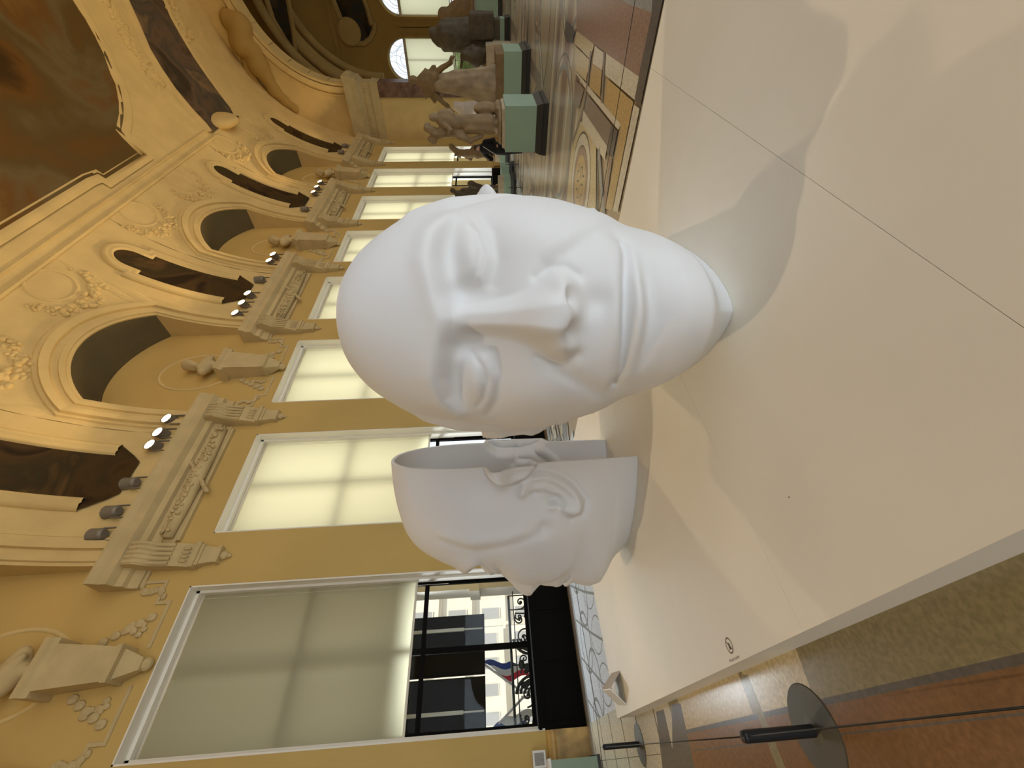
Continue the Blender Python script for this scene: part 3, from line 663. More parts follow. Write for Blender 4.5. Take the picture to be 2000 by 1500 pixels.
# two dark paintings high up in the rotunda
def flat_paint(px, Y, name, label, m, fr):
    t = thing(name, label, 'painting', tuple(ony(*px[0], Y))); P = [ony(*p, Y) for p in px]
    b = MB(); n = len(P); b.add([tuple(p) for p in P] + [(p[0], p[1] + .08, p[2]) for p in P], [tuple(range(n)), tuple(range(2 * n - 1, n - 1, -1))] + [(i, n + i, n + (i + 1) % n, (i + 1) % n) for i in range(n)])
    rel(b.build('canvas', m), t)
    f_ = MB(); f_.sweep([tuple(p) for p in P], [(0, -1, 0)] * n, [(-.05, 0), (-.03, .12), (.1, .16), (.2, .1), (.3, 0)] if fr > 0 else [(.05, 0), (.03, .12), (-.1, .16), (-.2, .1), (-.3, 0)], closed=True); rel(f_.build('stucco_frame', M_PLAS), t)
flat_paint([(640, -60), (648, 0), (662, 35), (672, 52), (684, 58), (692, 75), (698, 88), (712, 89), (726, 78), (734, 60), (734, 45), (727, 42), (720, 15), (714, 0), (700, -60)], YB - .1, 'rotunda_painting', 'dark painting with a rounded end above the arched windows, upper right', M_P4, 1)
flat_paint([(500, -70), (518, 0), (530, 38), (552, 75), (581, 113), (576, 60), (566, 0), (556, -60)], YB - 3, 'rotunda_painting', 'thin dark sickle shaped painting inside the end arch', M_P4, 1)
b = MB(); c_ = ony(682, 62, YB - .3); b.ball(tuple(c_), (.95, .2, .95), seg=24, rg=12); st(b.build('trim_2', M_PLAS, None, True))
b = MB()
for r_, h_ in ((7.6, .5), (8.3, .35), (6.9, .3)):
    b.tube([(AX + r_ * math.cos(a), YB - 3.2 + (8.3 - r_), 9.6 + r_ * math.sin(a)) for a in np.linspace(0, PI, 40)], h_, 8)
st(b.build('trim_3', M_PLAS, None, True))
# ================================================================= FLOOR: polished mosaic
FM = {}
def tess(name, col, nz=.16, rough=.24):
    m = mat(name, col, rough=rough, noise=nz, nscale=45, spec=.5, bump=.02, bscale=60); FM[name] = m; return m
cols = dict(mosaic_base=(.44, .355, .24), mosaic_cream=(.60, .54, .41), mosaic_ochre=(.47, .325, .135), mosaic_brown=(.29, .19, .135), mosaic_taupe=(.25, .19, .145), mosaic_dark=(.115, .10, .085), mosaic_grey=(.29, .28, .255), mosaic_terra=(.20, .10, .04), mosaic_olive=(.25, .205, .105), mosaic_sand=(.55, .45, .26), mosaic_marble=(.66, .66, .67))
fmats = [tess(k, v) for k, v in cols.items()]; FI = {k[7:]: i for i, k in enumerate(cols)}
fl = MB(); fl.box(-13, 11, -9.6, 47, -.15, 0, 0)
lay = [0]
def fpoly(pts, c, px=True):
    lay[0] += 1; z = .0004 + lay[0] * .00004
    P = [onz(x, y, 0) for x, y in pts] if px else [(x, y, 0) for x, y in pts]
    fl.add([(p[0], p[1], z) for p in P], [tuple(range(len(P)))], FI[c])
def fstrip(pts, w, c, px=True, closed=False):
    P = [Vector((*onz(x, y, 0)[:2], 0)) for x, y in pts] if px else [Vector((x, y, 0)) for x, y in pts]
    lay[0] += 1; z = .0004 + lay[0] * .00004; n = len(P); V = []
    for i in range(n):
        a = P[i - 1] if (i or closed) else P[i]; b_ = P[(i + 1) % n] if (i < n - 1 or closed) else P[i]
        t = (b_ - a).normalized(); q = Vector((-t.y, t.x, 0)) * w / 2; V += [tuple(P[i] + q + Vector((0, 0, z))), tuple(P[i] - q + Vector((0, 0, z)))]
    fl.add(V, [(2 * i, 2 * i + 1, (2 * i + 3) % (2 * n), (2 * i + 2) % (2 * n)) for i in range(n if closed else n - 1)], FI[c])
def fring(cx, cy, r0, r1, c, n=40, a0=0, a1=2 * PI):
    fstrip([(cx + (r0 + r1) / 2 * math.cos(a0 + (a1 - a0) * i / n), cy + (r0 + r1) / 2 * math.sin(a0 + (a1 - a0) * i / n)) for i in range(n + 1)], abs(r1 - r0), c, False)
def fdisc(cx, cy, r, c, n=40): fpoly([(cx + r * math.cos(2 * PI * i / n), cy + r * math.sin(2 * PI * i / n)) for i in range(n)], c, False)
def rect(x0, x1, y0, y1, c): fpoly([(x0, y0), (x1, y0), (x1, y1), (x0, y1)], c, False)
# general layout of the hall: bands across, lozenges and roundels repeated in every bay
for k in range(5):
    yc = 6.45 + 8.06 * k
    for y, w, c in ((2.25, .5, 'brown'), (1.75, .12, 'cream'), (2.75, .14, 'cream'), (3.3, .35, 'taupe'), (1.1, .3, 'taupe'), (3.7, .12, 'cream'), (.83, .1, 'cream'), (3.9, .05, 'dark')): rect(-8.6, 6.6, yc + y - w / 2, yc + y + w / 2, c)
    if k:
        for j in range(-3, 3):
            x = -1.0 + j * 2.6
            for s_ in (-1, 1):
                fstrip([(x - 1.3, yc - 2.9), (x + 1.3 * s_, yc + .6)], .34, 'taupe', False); fstrip([(x - 1.3 * s_, yc - 2.9), (x + 1.3, yc + .6)], .1, 'cream', False)
            fring(x, yc - 1.2, .62, .74, 'grey'); fdisc(x, yc - 1.2, .5, 'brown'); fring(x, yc - 1.2, .3, .36, 'sand')
    for j in range(-3, 4):
        x = -2.46 + j * 2.6; fring(x, yc + 2.25, 1.0, 1.09, 'grey', 30); fring(x, yc + 2.25, 1.2, 1.23, 'dark', 30); fring(x + 1.3, yc + 5.9, 1.3, 1.42, 'taupe', 30)
for x, w, c in ((-8.75, .3, 'grey'), (-8.3, .06, 'dark'), (-7.9, .45, 'cream'), (-7.4, .1, 'grey'), (-6.75, .5, 'grey')): rect(x - w / 2, x + w / 2, -9, 33, c)
for j in range(18):
    y = .9 + 1.35 * j; fring(-7.9, y, .5, .58, 'grey', 24); fring(-8.0, y + .65, .3, .36, 'taupe', 20); fring(-6.75, y, .3, .38, 'cream', 20)
# field beside the low plinth, as in the photograph
fpoly([(1127, -60), (1285, -60), (1276, 25), (1258, 120), (1251, 150), (1186, 104), (1128, 60)], 'brown')
fpoly([(1216, -40), (1290, -40), (1277, 24), (1240, 12), (1216, 0)], 'grey')
fpoly([(1281, -60), (1310, -60), (1298, 0), (1253, 211), (1243, 195), (1250, 150), (1276, 28)], 'dark')
fpoly([(1251, 150), (1186, 104), (1184, 146), (1242, 195)], 'cream'); fpoly([(1182, 103), (1164, 89), (1160, 124), (1178, 138)], 'cream'); fpoly([(1163, 87), (1128, 60), (1124, 85), (1155, 116)], 'sand')
fpoly([(1106, 40), (1124, 60), (1120, 86), (1105, 70)], 'dark')
fpoly([(1188.5, 153), (1240, 199), (1198, 411), (1185, 407), (1215.5, 244.5), (1181, 202)], 'ochre')
fpoly([(1153, 170), (1160, 125), (1178, 139), (1174, 190)], 'ochre'); fpoly([(1124, 88), (1155, 118), (1146, 158), (1126, 138)], 'sand')
fpoly([(1241, 204), (1252.5, 212), (1209, 415), (1199, 411)], 'cream')
fpoly([(1124.6, 140), (1130, 143), (1215.5, 243.6), (1210, 253.5), (1151.6, 182.4)], 'cream')
fpoly([(1149.8, 185), (1196.6, 243.6), (1187.6, 294), (1140, 224.7)], 'taupe'); fpoly([(1196.6, 243.6), (1209, 256), (1198.4, 308.4), (1187.6, 299.4)], 'dark')
fpoly([(1125, 155), (1143, 174), (1132, 214), (1122, 198)], 'taupe'); fpoly([(1193, 310), (1198.4, 310), (1184, 410), (1178.6, 405)], 'brown')
fpoly([(1137, 236), (1167, 284), (1166, 420), (1106.6, 420), (1119, 276)], 'sand')
rect(-9.35, -6.1, -.2, 4.5, 'marble')
for j in range(9): y = .3 + .62 * j; fring(-8.2 + .3 * (j % 2), y, .42, .47, 'grey', 24); fring(-7.2, y + .2, .55, .57, 'grey', 24); fstrip([(-6.4, y - .4), (-7.6, y), (-8.9, y + .5)], .04, 'grey', False)
for x, w in ((-8.95, .08), (-6.6, .12)): rect(x - w / 2, x + w / 2, -.2, 4.5, 'grey')
fstrip([(1137, 232), (1170, 285), (1168, 430)], .05, 'dark'); fstrip([(1140, 228), (1186, 300)], .16, 'cream'); fstrip([(1172, 290), (1176, 360), (1182, 420)], .1, 'grey')
fstrip([(1156, 100), (1150, 160), (1138, 225), (1120, 280)], .09, 'taupe'); fstrip([(1183, 100), (1178, 200)], .07, 'taupe')
for r0, r1, c in ((.50, .64, 'cream'), (.64, .67, 'dark'), (.48, .50, 'dark'), (.36, .48, 'brown')): fring(-2.46, 6.44, r0, r1, c)
fdisc(-2.46, 6.44, .37, 'ochre')
for i in range(4):
    a = PI / 2 * i + .4; q = lambda u, v: (-2.46 + u * math.cos(a) - v * math.sin(a), 6.44 + u * math.sin(a) + v * math.cos(a))
    fstrip([q(.03, .05), q(.03, .2), q(.17, .2), q(.17, .08), q(.27, .08)], .035, 'dark', False)
# foreground, in front of the low plinth
rect(-5.2, 3, .145, .5, 'olive'); rect(-5.2, 3, .125, .150, 'dark'); rect(-9, 3, -4, .125, 'terra'); rect(-9, -4.62, -.2, .5, 'cream'); rect(-9, -4.62, -4, -.2, 'brown')
rect(-3.05, -2.4, .150, .5, 'sand'); rect(-4.35, -3.1, .150, .5, 'sand')
fpoly([(1456, 1318), (1466, 1317), (1541, 1500), (1524, 1500)], 'olive'); fpoly([(1562, 1268), (1583, 1264), (1613, 1353), (1594, 1357)], 'olive')
fpoly([(1316, 1376), (1333, 1373), (1345, 1427), (1365, 1520), (1318, 1520)], 'dark'); fpoly([(1285, 1390), (1300, 1385), (1330, 1520), (1300, 1520)], 'dark')
rect(-9, 3, .02, .026, 'dark')
for q in range(6): rect(-8.9 + q * .75, -8.87 + q * .75, -.2, .5, 'dark')
st(fl.build('floor', fmats))
# ================================================================= LOW WHITE PLINTH OF THE HEADS
M_PL = mat('white_painted_board', (.80, .75, .645), rough=.5, noise=.025, nscale=1.5, bump=.015, bscale=90, spec=.3)
t = thing('exhibition_plinth', 'low broad white plinth carrying the two giant heads', 'plinth', (-3, 2.07, 0))
xs = [-5.99, -4.72, -3.36, -2.0, -.62, .75, 2.1]
for a, c in zip(xs[:-1], xs[1:]):
    b = MB(); g_ = .0009; b.box(a + g_, c - g_, .352, 3.785, .192, PZ); rel(b.build('top_panel', M_PL), t)
b = MB(); b.box(-5.985, 2.095, .354, 3.783, 0, .1915); rel(b.build('skirt', M_PL), t)
# ================================================================= SMALL THINGS ON AND BY THE PLINTH
M_SIGN = mat('sign_card', (.80, .79, .76), rough=.5); M_INK = mat('grey_ink', (.15, .125, .085), rough=.7); M_SIGNB = mat('sign_backing', (.48, .42, .37), rough=.5)
t = thing('exhibit_sign', 'small folded card sign on the far left corner of the low plinth', 'sign', (-5.62, .55, PZ))
b = MB(); b.add([(-5.84, .46, PZ), (-5.42, .42, PZ), (-5.42, .56, PZ + .14), (-5.84, .60, PZ + .14), (-5.84, .47, PZ), (-5.42, .43, PZ), (-5.42, .57, PZ + .14), (-5.84, .61, PZ + .14)], [(0, 1, 2, 3), (7, 6, 5, 4), (0, 4, 5, 1), (1, 5, 6, 2), (2, 6, 7, 3), (3, 7, 4, 0)]); rel(b.build('front_panel', M_SIGN), t)
b = MB(); b.add([(-5.84, .75, PZ), (-5.42, .71, PZ), (-5.42, .57, PZ + .14), (-5.84, .61, PZ + .14), (-5.84, .76, PZ), (-5.42, .72, PZ), (-5.42, .58, PZ + .145), (-5.84, .62, PZ + .145)], [(0, 1, 2, 3), (7, 6, 5, 4), (0, 4, 5, 1), (1, 5, 6, 2), (2, 6, 7, 3), (3, 7, 4, 0)]); rel(b.build('back_panel', M_SIGNB), t)
# printed "do not touch" mark and its caption near the front edge
t = thing('no_touching_sticker', 'printed no touching symbol with a caption, near the front edge of the plinth', 'sticker', (-2.7, .43, PZ))
cx_, cy_, z_ = -2.705, .437, PZ + .0006
b = MB()
def flatring(cx, cy, r0, r1, n=32):
    V = []; 
    for i in range(n): a = 2 * PI * i / n; V += [(cx + r0 * math.cos(a), cy + r0 * math.sin(a), z_), (cx + r1 * math.cos(a), cy + r1 * math.sin(a), z_)]
    b.add(V, [(2 * i, 2 * i + 1, (2 * i + 3) % (2 * n), (2 * i + 2) % (2 * n)) for i in range(n)])
flatring(cx_, cy_, .032, .040)
d_ = .026; b.add([(cx_ - d_ - .004, cy_ + d_, z_), (cx_ - d_, cy_ + d_ + .004, z_), (cx_ + d_ + .004, cy_ - d_, z_), (cx_ + d_, cy_ - d_ - .004, z_)], [(0, 3, 2, 1)])
for q in range(4): x0 = cx_ - .010 + q * .0055; b.add([(x0, cy_ - .008, z_), (x0 + .004, cy_ - .008, z_), (x0 + .004, cy_ + .016 - abs(q - 1.4) * .004, z_), (x0, cy_ + .016 - abs(q - 1.4) * .004, z_)], [(0, 1, 2, 3)])
b.add([(cx_ - .012, cy_ - .02, z_), (cx_ + .012, cy_ - .02, z_), (cx_ + .014, cy_ - .006, z_), (cx_ - .012, cy_ - .006, z_)], [(0, 1, 2, 3)])
rel(b.build('hand_symbol', M_INK), t)
cu = bpy.data.curves.new('caption_text', 'FONT'); cu.body = 'Ne pas toucher'; cu.size = .022; cu.align_x = 'CENTER'; cu.materials.append(M_INK)
o = bpy.data.objects.new('caption_text', cu); COL.objects.link(o); bpy.context.view_layer.update(); me = bpy.data.meshes.new_from_object(o.evaluated_get(bpy.context.evaluated_depsgraph_get())); bpy.data.objects.remove(o)
o = bpy.data.objects.new('caption', me); COL.objects.link(o); o.location = (cx_ + .005, cy_ - .070, PZ + .0008); rel(o, t)
o = tag(MB().lathe([(.004, PZ), (.003, PZ + .002)], *onz(1541, 971, PZ)[:2], 8).build('paint_speck', mat('speck', (.2, .15, .1))), 'tiny dark speck on the white plinth top', 'speck')
# barrier stands and cords
def stand(p, h, label, r=.19, pr=.026, nm='barrier_stand'):
    t = thing(nm, label, 'barrier', (*p, 0), 'low barrier stands')
    b = MB(); b.lathe([(r, 0), (r, .014), (r - .010, .022), (r * .3, .026), (.03, .030)], *p, 36); rel(b.build('base', M_IRON, None, False, auto=.5), t)
    b = MB(); b.lathe([(pr, .02), (pr, h - .01), (pr * .9, h)], *p, 14); rel(b.build('post', M_BLACK, None, False, auto=.6), t)
    b = MB(); b.lathe([(pr * .8, h), (pr * .9, h + .006), (.004, h + .014)], *p, 10); rel(b.build('cap', M_BLACK), t)
    return t
M_IRON = mat('grey_iron', (.085, .075, .055), rough=.5, metal=.5)
SA, SB = (-2.54, .045), (-5.93, .12)
stand(SA, .37, 'barrier stand with round base on the orange floor, nearest the camera')
stand(SB, .42, 'barrier stand by the left end of the low plinth, thin post on round base')
stand((-6.08, 17.9), .50, 'distant slim barrier stand before the small green plinth near the corner', .17, .012)
stand((-6.24, 15.95), .50, 'distant slim barrier stand before the man and child statue', .17, .012)
def cord(P, label):
    b = MB(); b.tube(P, .003, 6); return tag(b.build('barrier_rope', M_BLACK, None, True), label, 'rope')
cord([(SB[0], SB[1], .40), ((SA[0] + SB[0]) / 2, (SA[1] + SB[1]) / 2, .33), (SA[0], SA[1], .36)], 'thin dark cord strung between the two near barrier stands')
cord([(SA[0], SA[1], .36), (-1.2, .03, .30), (.6, .02, .34)], 'thin dark cord running off over the orange floor')
cord([(-4.5, 4.16, .31), (-2.6, 4.15, .30), (-1.0, 4.14, .30), (1.5, 4.15, .31)], 'thin black cord stretched over the mosaic along the far edge of the plinth')
cord([(-6.3, -.3, .41), (-6.25, .6, .38), (-6.3, 2.0, .38), (-6.3, 4.16, .4)], 'thin dark cord along the left end of the low plinth')
# ================================================================= GREEN PLINTHS
M_GREEN = mat('grey_green_paint', (.265, .36, .255), rough=.55, noise=.04, nscale=2); M_SKIRT = mat('black_skirting', (.028, .026, .021), rough=.4)
def plinth(x0, x1, y0, y1, h, label, hb=.25, ov=.06):
    t = thing('statue_plinth', label, 'plinth', ((x0 + x1) / 2, (y0 + y1) / 2, 0), 'green statue plinths')
    rel(MB().box(x0, x1, y0, y1, hb, h).build('body', M_GREEN), t)
    cx, cy, a, c = (x0 + x1) / 2, (y0 + y1) / 2, (x1 - x0) / 2, (y1 - y0) / 2; b = MB()
    b.frustum(cx, cy, 0, hb * .35, a + ov, c + ov, a + ov, c + ov); b.frustum(cx, cy, hb * .35, hb * .5, a + ov * .7, c + ov * .7, a + ov * .8, c + ov * .8)
    b.frustum(cx, cy, hb * .5, hb, a + ov * .9, c + ov * .9, a + .005, c + .005); rel(b.build('skirting', M_SKIRT), t)
    return t
plinth(-3.28, -2.37, 10.42, 11.45, .94, 'green plinth with black foot under the embracing couple statue, nearest of the green plinths')
plinth(-3.29, -2.02, 14.55, 15.9, .75, 'long green plinth under the striding woman statue')
plinth(-2.95, -2.2, 23.95, 24.9, .44, 'slim green plinth under the dark cloaked statue')
plinth(-2.95, -1.6, 30.7, 31.9, 1.47, 'green plinth at the right edge under the pale crouching pair')
plinth(-7.84, -7.1, 23.2, 24.1, .52, 'green plinth under the statue with raised arms near the corner windows')
plinth(-7.68, -6.98, 18.6, 19.4, .54, 'green plinth under the man and child statue')
plinth(-7.33, -6.86, 19.9, 20.4, .62, 'small dark green plinth between the two left statues')
# green case and white bracket at the left edge of the picture
t = thing('display_case', 'green display case standing against the wall at the left edge', 'case', (-8.95, -.45, 0))
rel(MB().box(-9.4, -8.6, -1.3, .08, .06, .78).build('body', M_GREEN), t); rel(MB().box(-9.42, -8.58, -1.32, .10, 0, .06).build('skirting', M_SKIRT), t)
rel(MB().box(-9.42, -8.58, -1.32, .10, .78, .80).build('top_rim', M_SIGN), t)
t = thing('wall_speaker', 'small white box with perforated front beside the left wall', 'box', (-9.3, .15, .8))
rel(MB().box(-9.5, -9.32, .0, .22, .80, 1.02).build('body', M_SIGN), t); rel(MB().box(-9.32, -9.314, .03, .19, .83, .99).build('grille', mat('perforated_grey', (.3, .29, .26), noise=.5, nscale=120)), t)
# ================================================================= STATUES (plaster groups, modelled as continuous bodies)
M_ST1 = mat('aged_plaster', (.19, .12, .052), rough=.75, noise=.14, nscale=5, bump=.12, bscale=30)
M_ST2 = mat('dark_patinated_plaster', (.085, .066, .038), rough=.7, noise=.2, nscale=5, bump=.12, bscale=30)
M_ST3 = mat('pale_plaster', (.62, .55, .47), rough=.7, noise=.08, nscale=5, bump=.1, bscale=30)
M_ST4 = mat('bronze_patina', (.075, .055, .028), rough=.55, noise=.25, nscale=6, bump=.1, bscale=30)
M_BASE = mat('sand_stone_base', (.42, .34, .22), rough=.7, noise=.1, nscale=6)
def statue(label, prims, m, h, base=None, bm=None, k=.05, cat='statue', name='statue', tex=None, sc=1.):
    prims = [(p[0], p[1], p[2], p[3] * sc, p[4] * sc, *p[5:]) if p[0] == 'c' else (p[0], p[1], tuple(v * sc for v in p[2]), *((p[3] * sc, *p[4:]) if p[0] == 'b' else p[3:])) for p in prims]
    V, F = sdf(prims, h, k, tex)
    if base: V[:, 2] = np.maximum(V[:, 2], base[5] - .015)
    c = V.mean(0); z0 = V[:, 2].min()
    t = thing(name, label, cat, (c[0], c[1], base[4] if base else z0))
    rel(np_mesh('figure', V, F, m, None, True), t)
    if base:
        b = MB(); x0, x1, y0, y1, z0, z1 = base; b.frustum((x0 + x1) / 2, (y0 + y1) / 2, z0, z1, (x1 - x0) / 2, (y1 - y0) / 2, (x1 - x0) / 2 - .02, (y1 - y0) / 2 - .02, 0, .05); rel(b.build('base', bm or M_BASE), t)
    return t
def Q(ox, oy, sc, Y):
    """points of one statue, read off in its own upright plane at distance Y"""
    def f(X, Z, dy=0.): p = ony(ox + X / sc, oy + Z / sc, Y); k_ = (Y + dy - 0) / Y; return (p[0], Y + dy, p[2])
    return f
folds = lambda sx, am, ph=0.: (lambda x, y, z: am * np.sin(x * sx + ph + 1.5 * np.sin(z * 3)) * 1.0 * np.cos(y * sx * .7))
# --- embracing couple
q = Q(740, 180, 5.882, 10.95); C_, E_ = 'c', 'e'
pr = [('e', q(1390, 380), (.40, .38, .07)), ('e', q(1370, 200, .1), (.17, .2, .1)), ('e', q(1230, 205, .12), (.14, .16, .28)),
 # draped long skirt of the man
 ('c', q(1275, 370), q(1000, 345), .20, .15), ('c', q(1270, 320, -.05), q(980, 320), .13, .12), ('c', q(1285, 420, -.1), q(1020, 400, -.05), .10, .12), ('c', q(900, 345), q(1000, 340), .15, .16),
 # his bent back, arms, head
 ('c', q(880, 345), q(730, 310), .145, .155), ('e', q(740, 300), (.17, .15, .16)), ('c', q(690, 300), q(660, 290), .07, .06), ('e', q(638, 286, -.02), (.085, .11, .125)),
 ('c', q(720, 245, .05), q(800, 225, .05), .07, .06), ('c', q(800, 225, .05), q(850, 250, -.05), .055, .05), ('c', q(720, 330, -.1), q(830, 400, -.2), .06, .05), ('c', q(830, 400, -.2), q(800, 470, -.2), .045, .04),
 # the woman
 ('c', q(860, 450), q(730, 450), .11, .12), ('c', q(730, 450), q(665, 455), .12, .06), ('e', q(615, 440), (.09, .11, .12)), ('e', q(555, 415, .05), (.10, .11, .09)), ('e', q(650, 470, -.05), (.05, .06, .07)),
 ('c', q(640, 480), q(590, 545, .03), .055, .055), ('c', q(590, 545, .03), q(650, 560, .03), .055, .05), ('c', q(650, 520), q(720, 500), .05, .045), ('c', q(600, 555), q(640, 590), .05, .03),
 ('c', q(870, 450), q(930, 470, -.05), .11, .10), ('c', q(930, 480, -.1), q(1055, 545, -.12), .10, .06), ('c', q(1050, 540, -.12), q(1180, 490, -.1), .06, .05), ('c', q(890, 430), q(1200, 430), .11, .07),
 ('c', q(1290, 400, -.1), q(1330, 400, -.12), .05, .045), ('c', q(1330, 400, -.12), q(1350, 440, -.25), .04, .03), ('c', q(1290, 350, -.1), q(1360, 350, -.12), .05, .045)]
statue('brown plaster statue of a couple embracing, with long drapery, on the nearest green plinth', pr, mat('tan_plaster', (.26, .18, .095), rough=.75, noise=.15, nscale=5, bump=.12, bscale=30), .018, (-3.24, -2.42, 10.5, 11.38, .94, 1.0), None, .03, tex=folds(38, .008))
# --- striding woman with spread arms and a flaring skirt
q = Q(740, 0, 5.882, 15.1)
pr = [('e', q(392, 912), (.095, .115, .125)), ('e', q(380, 935), (.07, .09, .09)), ('c', q(430, 925), q(490, 940), .055, .075), ('c', q(520, 930), q(660, 935), .20, .17), ('c', q(540, 860), q(560, 1020), .13, .13), ('e', q(620, 985), (.18, .19, .18)), ('e', q(640, 880, -.05), (.14, .15, .16)),
 ('c', q(560, 850), q(530, 785), .09, .02), ('c', q(640, 830), q(645, 752), .10, .02), ('c', q(600, 840), q(620, 770), .10, .05), ('c', q(560, 1060), q(540, 1130), .08, .03), ('c', q(600, 1080), q(640, 1165), .10, .05),
 ('c', q(690, 810, -.05), q(825, 705, -.15), .085, .06), ('c', q(825, 705, -.15), q(838, 640, -.2), .052, .042), ('c', q(838, 645, -.2), q(872, 628, -.25), .036, .02),
 ('c', q(620, 1030), q(680, 1120), .12, .09), ('c', q(690, 1120, -.1), q(790, 1205, -.15), .08, .055), ('c', q(790, 1205, -.15), q(850, 1270, -.2), .052, .03), ('c', q(845, 1265, -.2), q(870, 1262, -.2), .02, .012), ('c', q(660, 930), q(720, 940), .17, .2)]
t = statue('tall plaster statue of a striding woman with outstretched arms and flaring skirt', pr, M_ST1, .022, (-3.25, -2.06, 14.6, 15.85, .75, .98), M_ST1, .05, tex=folds(26, .012))
pr = [('c', q(690, 960), q(900, 950), .22, .31), ('c', q(900, 950), q(1310, 960), .31, .40)]
for i_, (a_, b_, r0, r1) in enumerate(((880, 790, .10, .12), (910, 850, .12, .15), (940, 915, .10, .13), (960, 980, .12, .16), (985, 1045, .10, .13), (1010, 1105, .12, .16), (1040, 1165, .06, .14))): pr.append(('c', q(730 + 25 * i_, a_, -.12), q(1325, b_, -.28 + .05 * abs(i_ - 3)), r0, r1, .035))
pr += [('c', q(1160, 800), q(1180, 775), .06, .05)]
V, F = sdf(pr, .024, .05, folds(30, .012)); V[:, 2] = np.maximum(V[:, 2], .97); rel(np_mesh('skirt', V, F, mat('pale_worn_plaster', (.31, .23, .135), rough=.75, noise=.25, nscale=3.5, bump=.12, bscale=30), None, True), t)
# --- dark cloaked group
q = Q(740, 0, 5.882, 24.4)
pr = [('e', q(625, 375), (.15, .16, .18)), ('e', q(660, 440, -.1), (.15, .16, .17)), ('e', q(690, 490, -.1), (.12, .12, .12)), ('c', q(700, 400), q(780, 400), .18, .34), ('c', q(780, 400), q(1000, 400), .42, .36), ('c', q(800, 330), q(1010, 300), .3, .24), ('c', q(860, 500, -.1), q(1030, 520, -.1), .22, .16),
 ('c', q(1000, 420), q(1260, 450), .25, .16), ('c', q(1020, 480, -.1), q(1290, 530, -.1), .14, .10), ('c', q(1000, 330), q(1250, 350), .2, .15), ('b', q(1220, 290), (.30, .3, .48), .06), ('c', q(930, 560), q(760, 540), .10, .14)]
statue('dark cloaked standing statue with bowed heads, second from the right edge', pr, M_ST2, .04, (-2.92, -2.22, 24.0, 24.85, .44, .73), M_ST2, .1, tex=folds(16, .016), sc=1.28)
# --- pale crouching pair at the right edge
q = Q(740, 0, 5.882, 31.2)
pr = [('e', q(745, 165), (.22, .2, .22)), ('e', q(765, 210), (.16, .16, .18)), ('c', q(800, 170), q(900, 130), .22, .26), ('c', q(870, 120), q(960, 60), .22, .30), ('e', q(980, 80), (.42, .35, .36)), ('c', q(880, 200), q(960, 235), .16, .12), ('c', q(960, 235), q(1050, 230), .11, .10), ('c', q(900, 210), q(1060, 190), .14, .1), ('e', q(1075, 140), (.75, .5, .16)), ('c', q(1000, 40), q(1060, 20), .2, .2), ('c', q(860, 110), q(850, 60), .12, .1)]
statue('pale plaster statue of a crouching pair on a sandy rock, at the right edge', pr, M_ST1, .05, (-2.9, -1.65, 30.75, 31.85, 1.47, 1.6), M_BASE, .12, sc=1.5)
# --- small dark dancing figure on a sandy block
q = Q(740, 0, 5.882, 23.5)
pr = [('e', q(975, 625), (.13, .13, .14)), ('c', q(1000, 640), q(1100, 660), .2, .3), ('e', q(1130, 660), (.4, .3, .4)), ('c', q(1010, 620), q(960, 650), .09, .08), ('c', q(960, 650), q(945, 770), .07, .06), ('c', q(1030, 620), q(1010, 570), .1, .07), ('c', q(1010, 570), q(1060, 545), .07, .06), ('c', q(1150, 640), q(1240, 600), .2, .12), ('c', q(1150, 690), q(1240, 690), .2, .1), ('e', q(1080, 550), (.14, .12, .12))]
statue('small dark dancing figure with raised arm on a sandy stone block, behind', pr, M_ST4, .04, tuple(list(sorted((ony(900, 128, 23.5)[0], ony(900, 84, 23.5)[0]))) + [23.1, 24.1, .78, 1.1]), M_BASE, .08)
b = MB().box(*sorted((ony(900, 130, 23.5)[0], ony(900, 82, 23.5)[0])), 23.0, 24.2, 0, .78); t = tag(b.build('stone_block', M_BASE), 'sandy stone block under the small dark dancing figure', 'block')
# --- statue with raised arms by the corner windows
q = Q(860, 260, 11.11, 23.6)
pr = [('c', q(260, 330), q(380, 450), .10, .09), ('c', q(240, 290), q(330, 370), .11, .10), ('e', q(250, 290), (.12, .12, .12)), ('c', q(340, 360), q(430, 400), .09, .08), ('c', q(400, 480), q(430, 530), .06, .04), ('e', q(400, 420), (.12, .12, .13)),
 ('c', q(470, 430), q(600, 440), .15, .17), ('c', q(600, 440), q(780, 440), .17, .17), ('c', q(560, 520), q(660, 575), .07, .05), ('c', q(660, 575), q(690, 520), .05, .05), ('e', q(740, 370), (.22, .15, .15)), ('c', q(700, 360), q(830, 350), .11, .1), ('c', q(800, 480), q(960, 470), .15, .10), ('c', q(960, 470), q(1090, 560), .09, .06), ('c', q(960, 480), q(1060, 590), .08, .05), ('c', q(930, 430), q(1190, 560), .10, .06), ('c', q(820, 400), q(1000, 420), .14, .09), ('e', q(1180, 520), (.2, .2, .07))]
statue('plaster statue of a nude twisting with arms raised overhead, by the corner windows', pr, M_ST1, .028, (-7.8, -7.12, 23.25, 24.0, .52, .76), M_BASE, .06, sc=1.12)
